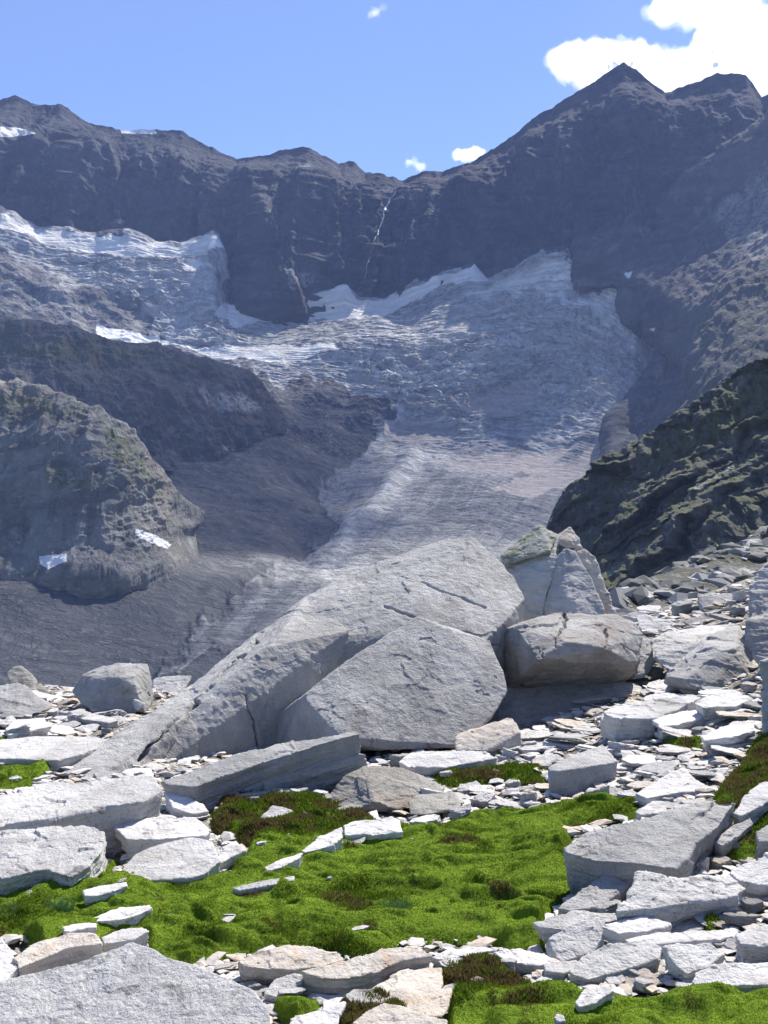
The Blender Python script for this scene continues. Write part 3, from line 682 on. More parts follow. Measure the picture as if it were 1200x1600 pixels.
a2 = rs.rand(NB) * 2 * math.pi; wx_, wy_ = np.cos(a2) * Wd, np.sin(a2) * Wd
Pb[:, 2] -= 0.003
v0 = Pb + np.stack([wx_, wy_, 0 * wx_], -1); v1 = Pb - np.stack([wx_, wy_, 0 * wx_], -1)
v2 = Pb + np.stack([dx * lean * L, dy * lean * L, L], -1)
VB = np.stack([v0, v1, v2], 1).reshape(-1, 3)
me = mesh_from('moss_shoots', VB, np.arange(len(VB)).reshape(-1, 3), smooth=False)
tone = np.repeat(rs.rand(NB), 3); fattr(me, 'tone', tone); fattr(me, 'brown', np.repeat(bl * (rs.rand(NB) < .85), 3)); fattr(me, 'dark', np.repeat(np.clip(dl + (rs.rand(NB) - .5) * .5, 0, 1), 3))
t = NT('moss_shoot')
col = t.mix(t.attr('dark'), (0.145, 0.225, 0.02), (0.068, 0.11, 0.014))
col = t.mix(t.map(t.attr('tone'), 0.5, 1.0), col, (0.20, 0.28, 0.02))
col = t.mix(t.attr('brown'), col, t.mix(t.attr('tone'), (0.12, 0.065, 0.04), (0.13, 0.12, 0.045)))
b = t.n('ShaderNodeBsdfDiffuse'); t.set(b.inputs[0], col); tr = t.n('ShaderNodeBsdfTranslucent'); t.set(tr.inputs[0], col)
mx = t.n('ShaderNodeMixShader'); mx.inputs[0].default_value = 0.35
t.t.links.new(b.outputs[0], mx.inputs[1]); t.t.links.new(tr.outputs[0], mx.inputs[2]); t.t.links.new(mx.outputs[0], t.out.inputs[0])
tag(link('moss_shoots', me, t.m), kind='stuff')

# ------------------------------------------------------------------ stones
def hull_bm(points, chops=0, seed=0):
    rnd = random.Random(seed)
    bm = bmesh.new()
    for p in points: bm.verts.new(p)
    r = bmesh.ops.convex_hull(bm, input=bm.verts)
    bmesh.ops.delete(bm, geom=[g for g in bm.verts if not g.link_faces], context='VERTS')
    c = Vector(np.mean([v.co for v in bm.verts], axis=0)) if len(bm.verts) else Vector()
    size = max((v.co - c).length for v in bm.verts)
    for k in range(chops):
        vs = [v for v in bm.verts]
        v = rnd.choice(vs); d = (v.co - c).normalized()
        d = (d + Vector([rnd.uniform(-.5, .5) for _ in range(3)])).normalized()
        far = max((w.co - c).dot(d) for w in bm.verts)
        pl = c + d * far * rnd.uniform(0.86, 0.97)
        g = bm.verts[:] + bm.edges[:] + bm.faces[:]
        rr_ = bmesh.ops.bisect_plane(bm, geom=g, plane_co=pl, plane_no=d, clear_outer=True)
        ed = [e for e in rr_['geom_cut'] if isinstance(e, bmesh.types.BMEdge)]
        if ed: bmesh.ops.holes_fill(bm, edges=ed)
    return bm

def prism_bm(top, drop, inset=0.0):
    """top: list of 3D points in order, drop: vector to the underside"""
    bm = bmesh.new(); top = [Vector(p) for p in top]; c = sum(top, Vector()) / len(top)
    a = [bm.verts.new(p) for p in top]; b = [bm.verts.new(c + (p - c) * (1 - inset) + drop) for p in top]
    bm.faces.new(a); bm.faces.new(b[::-1]); n = len(a)
    for i in range(n): bm.faces.new((a[i], b[i], b[(i + 1) % n], a[(i + 1) % n]))
    bmesh.ops.recalc_face_normals(bm, faces=bm.faces)
    return bm

_tmp = bpy.data.objects.new('tmp', bpy.data.meshes.new('tmp')); C.objects.link(_tmp)
_rm = _tmp.modifiers.new('r', 'REMESH'); _rm.mode = 'VOXEL'
def voxelise(bms, vox):
    bm = bmesh.new()
    for b in bms:
        m_ = bpy.data.meshes.new('m'); bmesh.ops.triangulate(b, faces=b.faces[:]); b.to_mesh(m_); b.free(); bm.from_mesh(m_); bpy.data.meshes.remove(m_)
    m_ = bpy.data.meshes.new('m'); bm.to_mesh(m_); bm.free()
    _tmp.data = m_; _rm.voxel_size = vox
    dg = bpy.context.evaluated_depsgraph_get(); dg.update()
    me = bpy.data.meshes.new_from_object(_tmp.evaluated_get(dg))
    return me

def coords(me):
    a = np.empty(len(me.vertices) * 3, np.float32); me.vertices.foreach_get('co', a); return a.reshape(-1, 3)
def vnormals(me):
    a = np.empty(len(me.vertices) * 3, np.float32); me.vertex_normals.foreach_get('vector', a); return a.reshape(-1, 3)

def roughen(me, size, amp=1.0, layer=0.5, seed=0, axis=(0.1, 0.05, 1.0), cracks=0.0, facet=0.36, lowf=1.0):
    p = coords(me); n = vnormals(me); o = seed * 3.7 % 97
    ax = np.array(axis, float); ax /= np.linalg.norm(ax)
    s = size
    d = fbm(p * (2.2 / s), 4, off=o) * 0.016 * s * lowf
    d += ridged(p * (5.0 / s), 4, gain=.55, off=o + 5) * 0.010 * s
    # broken facets: each cell of the rock is planed off at its own slant
    rr_ = np.random.RandomState(int(seed) * 7 + 3); lo, hi = p.min(0), p.max(0)
    for ncell, st_amp, sl in ((26, .012, .10), (130, .006, .10)):
        sd_ = lo + (hi - lo) * rr_.rand(ncell, 3); dr_ = rr_.normal(size=(ncell, 3)); c0_ = rr_.uniform(-1, 1, ncell)
        stretch = 2.2 * layer
        def warpm(a): return a + np.outer(a @ ax, ax) * stretch
        pw = warpm(p) + np.stack([fbm(p * (6 / s), 3, off=o + k) for k in (41, 47, 53)], -1) * .10 * s
        sw = warpm(sd_); idx = np.empty(len(p), int)
        for c_ in range(0, len(p), 20000):
            idx[c_:c_ + 20000] = np.argmin((sw ** 2).sum(1)[None] - 2 * pw[c_:c_ + 20000] @ sw.T, axis=1)
        cell = (s / ncell ** .33)
        d += facet * (c0_[idx] * st_amp * s + np.clip(((p - sd_[idx]) * dr_[idx]).sum(1) * sl, -.12 * cell, .12 * cell) * .8)
    d += fbm(p * (30 / s), 3, off=o + 9) * 0.0035 * s
    if layer:
        lw = (p @ ax) / s + fbm(p * (1.8 / s), 3, off=o + 2) * 0.06
        side = np.clip(1 - (n @ ax) ** 2 * 1.15, 0, 1)
        q1 = np.stack([lw * 16, (p[:, 0] / s) * 1.3, (p[:, 1] / s) * 1.3], -1)
        st = fbm(q1, 3, gain=.7, off=o)
        st = np.tanh(st * 5) * .6
        d += layer * side * st * 0.026 * s
        # shallow flakes on the flat faces
        fl = lw * 30 + fbm(p * (3.0 / s), 3, off=o + 12) * 1.6
        d += layer * (1 - side) * (fl - np.floor(fl) - .5) * 0.004 * s
    if cracks:
        cr = ridged(p * (1.6 / s), 2, off=o + 31); d -= cracks * sstep(0.90, 0.985, cr) * 0.02 * s
    p = p + n * (d * amp)[:, None]
    me.vertices.foreach_set('co', p.astype(np.float32).ravel())
    me.polygons.foreach_set('use_smooth', np.ones(len(me.polygons), bool)); me.update()

LM = []       # landmarks: (px, py, phrase)
def finish_rock(name, label, cat, me, mat, vox, size, grooves=(), **kw):
    p = coords(me)
    if grooves:
        gx, gy = to_px(p.astype(float)); n_ = vnormals(me); gd = 0
        wv = fbm(p * 4.0, 3) * 10
        for pl, w_, dp in grooves: gd = gd + dp * seg(gx + wv, gy + wv, pl, w_) ** .7
        p = p - n_ * (gd * (n_[:, 1] < 0.2))[:, None]; me.vertices.foreach_set('co', p.astype(np.float32).ravel()); me.update()
    p = coords(me); org = np.array([p[:, 0].mean(), p[:, 1].mean(), p[:, 2].min()])
    me.vertices.foreach_set('co', (p - org).astype(np.float32).ravel()); me.update()
    roughen(me, size, **kw)
    o = link(name, me, M[mat]); o.location = org
    if label: tag(o, label, cat, kind='thing')
    me.name = name
    return o

def boulder(name, label, hulls, Y, mat='grey', size=None, res=1.25, chops=3, seed=1, cat='boulder', parent=None, **kw):
    """hulls: lists of (px, py, dY): corners surveyed from the photograph, dY metres behind distance Y"""
    if isinstance(Y, tuple): Y = ground_at(Y[0], Y[1])[1] + (Y[2] if len(Y) > 2 else 0)
    bms = []; al = []
    for k, h in enumerate(hulls):
        pts = [tuple(W3(float(a), float(b), Y + c)) for a, b, c in h]; al += pts
        bms.append(hull_bm(pts, chops, seed + k))
    al = np.array(al); ext = np.ptp(al, axis=0).max()
    size = size or ext
    vox = max(res / F * Y * 1.25, ext / 420)
    me = voxelise(bms, vox)
    return finish_rock(name, label, cat, me, mat, vox, size, seed=seed, **kw)

def ext0(pts): return np.ptp(np.array([tuple(p) for p in pts]), axis=0).max()

def moss_lift(x, y, z):
    X_, Y_, Z_ = np.array([[float(x)]]), np.array([[float(y)]]), np.array([[float(z)]])
    dm_ = moss_mask(X_, Y_, Z_)
    return float(moss_height(X_, Y_, dm_)[0][0, 0]) if dm_[0, 0] > 0 else 0.0

def ragged(pts, amp, rl, step=.07):
    """a broken outline: each edge cut into short runs with small random bites"""
    pts = [Vector(p) for p in pts]; e0 = ext0(pts); out = []; c = sum(pts, Vector()) / len(pts); r = 0.0
    for i, p in enumerate(pts):
        q_ = pts[(i + 1) % len(pts)]; n_ = max(1, int((q_ - p).length / (step * e0)))
        for k in range(n_):
            r = r * .55 + rl.uniform(-1, 1) * amp
            if rl.random() < .12: r -= amp * 1.6
            a_ = p.lerp(q_, (k + (rl.uniform(.2, .8) if k else 0)) / n_); d_ = (a_ - c); out.append(a_ + d_.normalized() * r * e0)
    return out

def slab(name, label, top, ref, t, a=0.0, b=0.25, thick=None, mat='pale', seed=1, res=1.2, inset=0.06, cat='slab', group=None, layers=0, hull=True, chops=3, size=None, **kw):
    """top: outline (pixels) of the upper face, lying in the plane through the point t metres above the
    ground contact ref, with slope a to the right and b away from the eye; thick: depth of the slab"""
    xr, yr, zr = ground_at(*ref); zc = zr + t + (lambda m_: m_ * .85 + (.03 if m_ > 0 else 0))(moss_lift(xr, yr, zr))
    thick = thick or t + 0.1
    pts = []
    for (px, py) in top:
        sx, sz = (px - 600) / F, (800 - py) / F
        # CZ + sz*Y = zc + a*(sx*Y - xr) + b*(Y - yr)
        Yp = (zc - a * xr - b * yr - CZ) / (sz - a * sx - b)
        Yp = float(np.clip(Yp, 1.2, 60)); pts.append((sx * Yp, Yp, CZ + sz * Yp))
    nrm = Vector((-a, -b, 1)).normalized(); drop = -nrm * thick
    ext = np.ptp(np.array(pts), axis=0).max(); vox = max(res / F * yr * 1.2, ext / 300)
    if hull:
        c = sum((Vector(p) for p in pts), Vector()) / len(pts)
        # foliated rock: a few layers, each broken off a little differently
        rl = random.Random(seed); nl = layers if layers else (1 if kw.get('layer', .5) < .4 else rl.choice([2, 3])); bms_ = []; cuts = sorted([0] + [rl.uniform(.25, .8) for _ in range(nl - 1)] + [1])
        for k in range(nl):
            f0, f1 = cuts[k], min(1, cuts[k + 1] + .04); j0 = [1 - inset * f0 + (rl.uniform(-.10, .05) if nl > 1 else 0) for _ in pts]; sh = Vector((rl.uniform(-.02, .02), rl.uniform(-.02, .02), 0)) * ext0(pts) * (k > 0)
            if k == 0: j0 = [1.0] * len(pts)
            allp = [c + (Vector(p) - c) * j0[i] + drop * f0 + sh for i, p in enumerate(pts)] + [c + (Vector(p) - c) * (j0[i] - inset * (f1 - f0) - .01) + drop * f1 + sh for i, p in enumerate(pts)]
            if nl > 1:
                top_ = ragged(allp[:len(pts)], .013, rl); m_ = prism_bm(top_, drop * (f1 - f0), inset * (f1 - f0) + .02); bms_.append(m_)
            else: bms_.append(hull_bm(allp, chops if k == 0 else 1, seed + k))
    else: bms_ = [prism_bm(pts, drop, inset)]
    me = voxelise(bms_, vox)
    ax = (nrm.x, nrm.y, nrm.z)
    s = size or min(ext, max(thick * 3.2, ext * .5))
    o = finish_rock(name, label, cat, me, mat, vox, s, seed=seed, axis=ax, **kw)
    if group: o['group'] = group
    return o
# ---- the big leaning boulders
Yb = 10.0
boulder('boulder', 'huge pale grey boulder leaning to the right with a long tapering tail', [
    # high end: broad lit face turned to the sky, ridge behind
    [(480, 934, 2.0), (560, 892, 2.3), (625, 866, 2.4), (700, 842, 2.5), (735, 840, 2.5), (772, 870, 2.3), (802, 905, 2.0), (819, 936, 1.7), (790, 968, 1.2), (760, 1000, .8), (700, 1010, .6), (650, 990, .75), (600, 985, .85), (420, 1008, .95), (760, 1130, .9), (640, 1150, .8), (440, 1150, .9), (800, 1120, 2.2), (560, 1150, 2.4)],
    # long body: narrow sunlit strip behind the edge, steep shaded flank below it
    [(480, 934, 2.0), (400, 1000, 1.4), (330, 1050, .9), (270, 1092, .4), (545, 985, .85), (420, 1012, .35), (300, 1110, -.3), (395, 1178, .0), (540, 1160, .6), (240, 1208, -.85), (300, 1198, -.55), (350, 1190, -.25), (560, 1160, 1.8), (300, 1190, 1.6)],
    # tail
    [(330, 1050, .9), (270, 1092, .4), (200, 1140, -.3), (150, 1170, -.75), (78, 1222, -1.5), (130, 1230, -1.55), (190, 1222, -1.25), (240, 1210, -.9), (300, 1112, -.32), (220, 1170, -.75), (290, 1180, 1.0), (120, 1215, -.9)],
    # raised rim along the lower left
    [(190, 1165, -.6), (240, 1125, -.1), (270, 1105, .1), (262, 1130, -.25), (210, 1165, -.75), (185, 1180, -.85), (240, 1160, .2)],
], Yb, 'boulder', size=2.4, seed=3, chops=0, layer=.0, facet=.12, lowf=.3, res=1.1, grooves=[([(402, 1004), (370, 1036), (300, 1104), (250, 1150), (215, 1185)], 2.6, .13), ([(382, 1085), (390, 1120), (402, 1168)], 2.4, .12), ([(598, 948), (640, 962), (668, 978), (720, 1000), (780, 1008)], 2.5, .06), ([(655, 908), (700, 930), (760, 952)], 2.2, .03)])
boulder('boulder', 'big five-sided boulder with a smooth lit face propped against the huge leaning one', [
    [(414, 1132, .75), (480, 1084, .12), (560, 1022, .45), (625, 982, .8), (652, 966, .9), (700, 985, .75), (765, 1002, .8), (785, 1050, .45), (791, 1080, .25), (776, 1108, .05), (728, 1166, -.35), (600, 1172, -.45), (530, 1152, -.5), (415, 1176, .55), (480, 1095, .02), (760, 1100, 1.4), (480, 1150, 1.2), (650, 1010, 1.5)],
], Yb - 0.35, 'boulder', size=1.8, facet=.12, lowf=.25, seed=8, chops=0, layer=.0, res=1.1)
Yp = 12.6
boulder('boulder', 'pointed boulder with green lichen on its shoulder, split by an open crack', [
    [(778, 872, .6), (825, 836, .8), (843, 822, .8), (852, 834, .7), (872, 836, .55), (868, 862, .2), (858, 900, 0), (846, 965, -.3), (740, 985, -.2), (760, 930, .3), (780, 1010, .4), (870, 1010, .6), (850, 840, 1.4)]],
    Yp, 'mossy', size=1.6, seed=12, chops=1, layer=.3)
boulder('boulder', 'smooth wedge of grey rock standing in the split of the pointed boulder', [
    [(868, 872, .25), (880, 858, .3), (900, 862, .3), (925, 905, .1), (948, 965, -.2), (890, 972, -.4), (849, 966, -.2), (852, 940, 0), (930, 1000, .8), (860, 1000, .8), (890, 880, .9)]],
    Yp - .1, 'grey', size=1.5, seed=13, chops=0, layer=.2)
boulder('boulder', 'thin sharp rim of rock forming the tip and back edge of the pointed boulder', [
    [(872, 836, .5), (890, 824, .6), (904, 842, .6), (908, 858, .55), (884, 856, .35), (870, 850, .4), (890, 850, 1.1)],
    [(900, 848, .55), (910, 862, .5), (930, 870, .5), (945, 920, .3), (962, 962, .1), (950, 966, .1), (935, 925, .25), (915, 885, .4), (895, 858, .5), (930, 900, 1.1), (955, 965, .9)]],
    Yp + .05, 'tan', size=1.2, seed=14, chops=0, layer=.3)
boulder('lichen_crust', 'thick green lichen covered block on the shoulder of the pointed boulder', [
    [(782, 868, .5), (825, 833, .7), (842, 819, .7), (853, 831, .6), (870, 838, .45), (860, 862, .12), (820, 872, .3), (785, 885, .35), (830, 860, 1.0)]],
    Yp - .02, 'lichen', size=.9, seed=15, chops=0, layer=.3)
Yc = 10.9
boulder('boulder', 'overhanging boulder with a bright top face and a rusty brown underside', [
    [(762, 990, .7), (806, 981, .1), (868, 957, .55), (960, 958, .65), (992, 975, .55), (1004, 995, .4), (1000, 1030, .25), (990, 1038, .0), (940, 1012, -.3), (885, 1004, -.38), (842, 1031, -.5), (794, 1077, .3), (900, 1070, .55), (955, 1073, .55), (990, 1052, .4), (820, 1060, 1.5), (960, 1050, 1.5)]],
    Yc, 'rusty', size=1.4, seed=21, chops=0, layer=.25, facet=.3, lowf=.6, grooves=[([(884, 960), (880, 985), (868, 1012)], 2.5, .07), ([(950, 985), (945, 1012)], 2, .05)])
boulder('boulder', 'shaded block carrying the overhanging boulder', [
    [(735, 1150, .0), (785, 1072, .45), (905, 1060, .55), (955, 1066, .5), (962, 1104, .2), (900, 1112, .0), (830, 1128, -.2), (800, 1145, -.3), (740, 1160, -.2), (800, 1120, 1.4), (950, 1110, 1.3)]],
    Yc - .15, 'grey', size=1.4, seed=24, chops=1, layer=.3)
boulder('boulder', 'rounded grey boulder tucked behind the end of the overhanging one', [
    [(985, 1000, .6), (1005, 993, .7), (1028, 1002, .6), (1030, 1022, .4), (1015, 1050, .2), (1000, 1060, .1), (975, 1062, .2), (1000, 1050, 1.0)]],
    Yc + .3, 'grey', size=.8, seed=25, chops=2)
boulder('boulder', 'big angular boulder with a bright top and shaded triangular front by the rubble slope', [
    [(1036, 1070, -.3), (1046, 1048, -.1), (1098, 1002, .3), (1140, 978, 1.2), (1155, 975, 1.2), (1172, 1006, .6), (1186, 1060, .0), (1170, 1072, -.3), (1112, 1082, -.5), (1064, 1068, -.5), (1103, 1010, .05), (1128, 1016, -.1), (1147, 1012, -.05), (1160, 1060, 1.3), (1060, 1050, 1.0)]],
    (1110, 1080, .5), 'grey', size=1.5, seed=31, chops=2, layer=.3)
boulder('rock_slab', 'broad pale slab leaning back behind the big angular boulder', [
    [(1018, 1000, .9), (1040, 987, 1.3), (1100, 978, 1.7), (1150, 974, 1.7), (1100, 1006, .6), (1048, 1050, .3), (1020, 1028, .5), (1060, 1040, 1.3)]],
    (1110, 1080, .8), 'pale', size=1.2, seed=32, chops=1, cat='slab')
boulder('boulder', 'low wedge-shaped boulder with a dark hollow side behind the overhanging one', [
    [(992, 962, .4), (1010, 960, .4), (1045, 970, .3), (1086, 985, .2), (1050, 995, .2), (1008, 992, .0), (1000, 985, 0), (1040, 990, 1)]],
    (1010, 992, .1), 'pale', size=.8, seed=33, chops=1)
boulder('rock_slab', 'grey plank of rock tilted up above the wedge-shaped boulder', [
    [(1066, 972, -.1), (1105, 956, .2), (1112, 968, .1), (1090, 985, -.2), (1080, 985, .5), (1110, 975, .8)]],
    (1080, 985, .3), 'grey', size=.6, seed=34, chops=1, cat='slab')
boulder('rock_slab', 'long flat-topped block lying across the foot of the dark scree', [
    [(1090, 928, .1), (1112, 928, .2), (1172, 927, .3), (1172, 938, .1), (1120, 944, -.1), (1092, 955, -.2), (1110, 950, .8), (1170, 945, .9)]],
    (1100, 956, .3), 'grey', size=.9, seed=35, chops=1, cat='slab')
boulder('boulder', 'tall rounded boulder rising at the edge of the picture above the square one', [
    [(1168, 958, .0), (1172, 915, .2), (1190, 888, .4), (1215, 870, .5), (1260, 880, .5), (1260, 960, 0), (1175, 975, -.2), (1220, 960, 1.2), (1185, 970, 1)]],
    11.0, 'boulder', size=1.3, seed=36, chops=2)
boulder('boulder', 'square grey block under the tall rounded boulder at the edge', [
    [(1163, 972, .1), (1180, 962, .3), (1215, 958, .4), (1270, 960, .4), (1270, 1060, -.1), (1195, 1050, -.2), (1178, 1030, -.1), (1166, 1000, .0), (1230, 1050, 1)]],
    9.9, 'grey', size=1.1, seed=37, chops=2)
boulder('boulder', 'upright grey stone with a vertical bright edge cut off by the edge of the picture', [
    [(1189, 1035, .1), (1200, 1030, .2), (1290, 1010, .3), (1290, 1150, .0), (1193, 1148, -.1), (1190, 1090, 0), (1240, 1140, .8), (1215, 1035, .7)]],
    7.6, 'grey', size=.9, seed=38, chops=1)
# left of the big ones
boulder('boulder', 'chunky grey boulder standing alone before the valley', [
    [(114, 1080, .1), (128, 1056, .2), (158, 1041, .4), (186, 1037, .4), (206, 1043, .35), (231, 1037, .5), (239, 1058, .4), (238, 1096, .2), (226, 1112, -.1), (160, 1119, -.2), (134, 1106, -.1), (205, 1060, -.05), (150, 1060, .1), (150, 1110, 1.1), (225, 1100, 1.2)]],
    (180, 1118, .4), 'grey', size=1.2, seed=41, chops=2, layer=.2)
boulder('rock', 'small white wedge standing against the huge leaning boulder', [
    [(208, 1092, .1), (216, 1093, .1), (228, 1100, .0), (215, 1111, -.05), (210, 1108, 0), (214, 1108, .3)]], 12.3, 'pale', size=.3, seed=42, chops=0, cat='rock')
boulder('boulder', 'dark ragged rock on the brink above the valley', [
    [(10, 1052, .1), (18, 1042, .2), (32, 1040, .2), (50, 1052, .1), (58, 1066, .0), (55, 1080, -.2), (20, 1080, -.2), (30, 1075, .8)],
    [(50, 1072, .0), (64, 1067, .1), (74, 1078, .0), (88, 1090, -.1), (60, 1095, -.2), (60, 1085, .6)]],
    15.0, 'brown', size=.8, seed=43, chops=1, layer=.7)
boulder('rock_slab', 'pale slab with a pointed corner at the brink below the dark ragged rock', [
    [(-40, 1078, .3), (8, 1070, .3), (28, 1066, .3), (80, 1100, -.1), (82, 1108, -.3), (30, 1122, -.6), (-40, 1128, -.6), (20, 1110, .7)]],
    (30, 1124, .7), 'grey', size=.9, seed=44, chops=2, cat='slab')
boulder('rock_slab', 'smooth hollow-topped white slab below the dark ragged rock', [
    [(22, 1075, .5), (60, 1080, .5), (90, 1092, .4), (125, 1096, .3), (130, 1110, .0), (85, 1115, -.1), (30, 1090, 0), (80, 1100, .9)]],
    13.4, 'pale', size=.8, seed=45, chops=2, cat='slab')
boulder('boulder', 'low pale bank of rock behind the huge leaning boulder', [
    [(238, 1060, .5), (280, 1055, .5), (300, 1057, .4), (285, 1085, .0), (240, 1095, 0), (270, 1085, 1)]],
    14.5, 'pale', size=.8, seed=46, chops=1)

# ---- large slabs around the moss
slab('rock_slab', 'long pale slab with a shaded front edge across the left of the meadow', [(-60, 1252), (0, 1240), (75, 1222), (160, 1214), (238, 1214), (249, 1240), (225, 1252), (170, 1262), (80, 1280), (0, 1292), (-60, 1302)], (150, 1300), .34, a=-.02, b=.10, thick=.42, mat='pale', seed=51, size=.9)
slab('rock_slab', 'long wedge-ended beam of grey rock lying under the five-sided boulder', [(246, 1224), (340, 1190), (430, 1163), (552, 1142), (566, 1146), (500, 1163), (400, 1194), (330, 1220), (300, 1232)], (480, 1232), .50, a=.10, b=.24, thick=.58, mat='grey', seed=52, size=.9, facet=.15, inset=.0)
slab('rock_slab', 'thick pale slab with a dark broken front at the edge of the moss', [(-60, 1302), (0, 1298), (80, 1294), (110, 1289), (150, 1291), (168, 1300), (160, 1330), (140, 1352), (112, 1372), (70, 1361), (0, 1371), (-60, 1372)], (80, 1392), .20, a=.02, b=.16, thick=.28, mat='pale', seed=53, size=.8, inset=.02)
slab('rock_slab', 'bright oblong slab bridging two larger ones beside the moss', [(178, 1290), (184, 1276), (200, 1272), (300, 1277), (328, 1297), (318, 1306), (252, 1312), (196, 1312)], (250, 1322), .16, a=.0, b=.12, thick=.12, mat='pale_small', seed=54, size=.45)
slab('rock_slab', 'smooth grey plank slanting down into the moss', [(172, 1380), (190, 1350), (215, 1328), (300, 1308), (330, 1312), (344, 1345), (318, 1366), (300, 1372), (230, 1376)], (250, 1378), .06, a=.04, b=.16, thick=.14, mat='pale', facet=.15, seed=55, size=.5, layer=.3)
slab('rock', 'small bright block with a dark side lying on the grey plank', [(266, 1352), (278, 1340), (318, 1332), (332, 1322), (332, 1336), (300, 1350), (272, 1358)], (300, 1360), .13, b=.2, thick=.12, mat='pale_small', seed=56, cat='rock', size=.25)
slab('rock', 'pale pointed stone at the end of the grey plank in the moss', [(338, 1345), (345, 1325), (368, 1312), (385, 1328), (360, 1340), (345, 1350)], (355, 1352), .10, a=.05, b=.35, thick=.14, mat='pale_small', seed=57, cat='rock', size=.25)
slab('rock_slab', 'thin white flake in the moss under the grey plank', [(130, 1392), (150, 1384), (198, 1379), (200, 1384), (180, 1392), (150, 1400), (132, 1400)], (160, 1400), .05, b=.12, thick=.06, mat='pale_small', seed=58, size=.25)
slab('granite_rock', 'broad speckled granite slab filling the bottom corner', [(-120, 1556), (0, 1534), (60, 1520), (120, 1503), (207, 1473), (232, 1480), (262, 1497), (300, 1507), (360, 1530), (398, 1550), (418, 1580), (420, 1720), (-120, 1720)], (420, 1640), .22, a=-.02, b=.34, thick=.30, mat='granite', seed=59, size=.8, layer=.1, facet=.06, chops=1, hull=False, res=1.4)
slab('rock_slab', 'wide flat grey slab with a dark undercut front to the side of the moss', [(880, 1326), (915, 1302), (990, 1284), (1062, 1262), (1100, 1256), (1150, 1252), (1122, 1290), (1085, 1318), (1075, 1340), (1056, 1358), (1000, 1350), (930, 1344), (884, 1333)], (960, 1385), .24, a=.05, b=.20, thick=.28, mat='grey', seed=60, size=.8, facet=.25, inset=.10, layer=.5, hull=False)
boulder('block', 'sharp-edged rectangular block with a shaded front among the rubble', [
    [(856, 1199, -.02), (942, 1163, .36), (965, 1190, .08), (962, 1214, .05), (903, 1241, -.1), (858, 1246, -.12), (862, 1208, -.12), (895, 1202, -.1), (940, 1230, .5), (880, 1190, .4)]],
    7.4, 'grey', size=.6, seed=61, chops=1, facet=.15, layer=.1, cat='block')
boulder('block', 'tan squared block at the foot of the five-sided boulder', [
    [(711, 1151, .05), (716, 1148, .15), (800, 1119, .35), (813, 1144, .1), (815, 1168, .05), (757, 1174, -.1), (711, 1173, -.12), (800, 1160, .6), (730, 1160, .5)]],
    9.0, 'tan', size=.6, seed=62, chops=1, layer=.3, cat='block')
boulder('boulder', 'rough brown rock with a domed back at the upper edge of the moss', [
    [(512, 1250, .0), (540, 1212, .15), (585, 1194, .35), (630, 1200, .35), (680, 1222, .25), (692, 1236, .1), (645, 1262, -.15), (590, 1268, -.3), (575, 1220, .0), (520, 1262, -.1), (560, 1250, .8), (660, 1240, .7)]],
    7.3, 'brown', size=.8, seed=63, chops=2, layer=.7)
boulder('block', 'dark grey block with a thin bright top in front of the rough brown rock', [
    [(637, 1252, .05), (652, 1242, .2), (708, 1237, .25), (721, 1254, .1), (718, 1264, .0), (660, 1274, -.12), (640, 1272, -.1), (680, 1265, .5)]],
    7.0, 'brown', size=.45, seed=64, chops=1, cat='block')
slab('rock_slab', 'white square-cut slab at the top margin of the moss', [(536, 1290), (550, 1284), (612, 1276), (624, 1282), (628, 1300), (580, 1305), (538, 1306)], (580, 1313), .10, b=.25, thick=.14, mat='pale_small', seed=65, size=.35)
slab('rock_slab', 'white slab split from the square-cut one, sloping into the moss', [(470, 1330), (500, 1306), (534, 1292), (536, 1308), (520, 1322), (476, 1332)], (500, 1334), .05, b=.2, thick=.1, mat='pale_small', seed=66, size=.35)
slab('rock_slab', 'narrow white flake sunk in the moss below the split slab', [(413, 1355), (440, 1342), (474, 1332), (470, 1340), (440, 1356), (416, 1362)], (440, 1362), .04, b=.2, thick=.08, mat='pale_small', seed=67, size=.25)
slab('rock_slab', 'thin dark-edged flake half sunk in the moss', [(362, 1388), (400, 1378), (460, 1369), (458, 1375), (420, 1384), (370, 1392)], (410, 1392), .04, b=.12, thick=.07, mat='grey', seed=68, size=.25)
slab('rock_slab', 'oval white slab by itself in the moss', [(146, 1434), (175, 1420), (236, 1413), (240, 1418), (215, 1430), (180, 1438), (150, 1440)], (190, 1442), .05, b=.18, thick=.08, mat='pale_small', seed=69, size=.25)
slab('rock_slab', 'low white slab just below the oval one', [(96, 1448), (120, 1443), (150, 1442), (150, 1448), (110, 1456), (98, 1455)], (120, 1458), .04, b=.15, thick=.07, mat='pale_small', seed=70, size=.2)
slab('rock_slab', 'rust-stained white slab above the granite corner', [(20, 1498), (60, 1470), (110, 1456), (155, 1462), (158, 1474), (100, 1482), (60, 1500), (30, 1512)], (70, 1512), .05, b=.2, thick=.14, mat='tan', seed=71, size=.35)
slab('rock_slab', 'pale slab with cracks beside the rust-stained one', [(158, 1464), (190, 1452), (222, 1449), (232, 1455), (210, 1468), (162, 1476)], (195, 1478), .05, b=.2, thick=.1, mat='pale_small', seed=72, size=.25)
slab('rock_slab', 'layered white rock running out of the picture above the granite corner', [(-60, 1480), (0, 1464), (20, 1490), (30, 1510), (10, 1535), (-60, 1530)], (0, 1540), .08, b=.2, thick=.2, mat='pale_small', seed=73, size=.4)
slab('rock_slab', 'tan slab with rusty layered edge along the bottom of the moss', [(372, 1500), (400, 1485), (465, 1473), (530, 1490), (540, 1500), (500, 1512), (440, 1516), (378, 1510)], (450, 1535), .09, b=.2, thick=.13, mat='tan', seed=74, size=.4, layer=1)
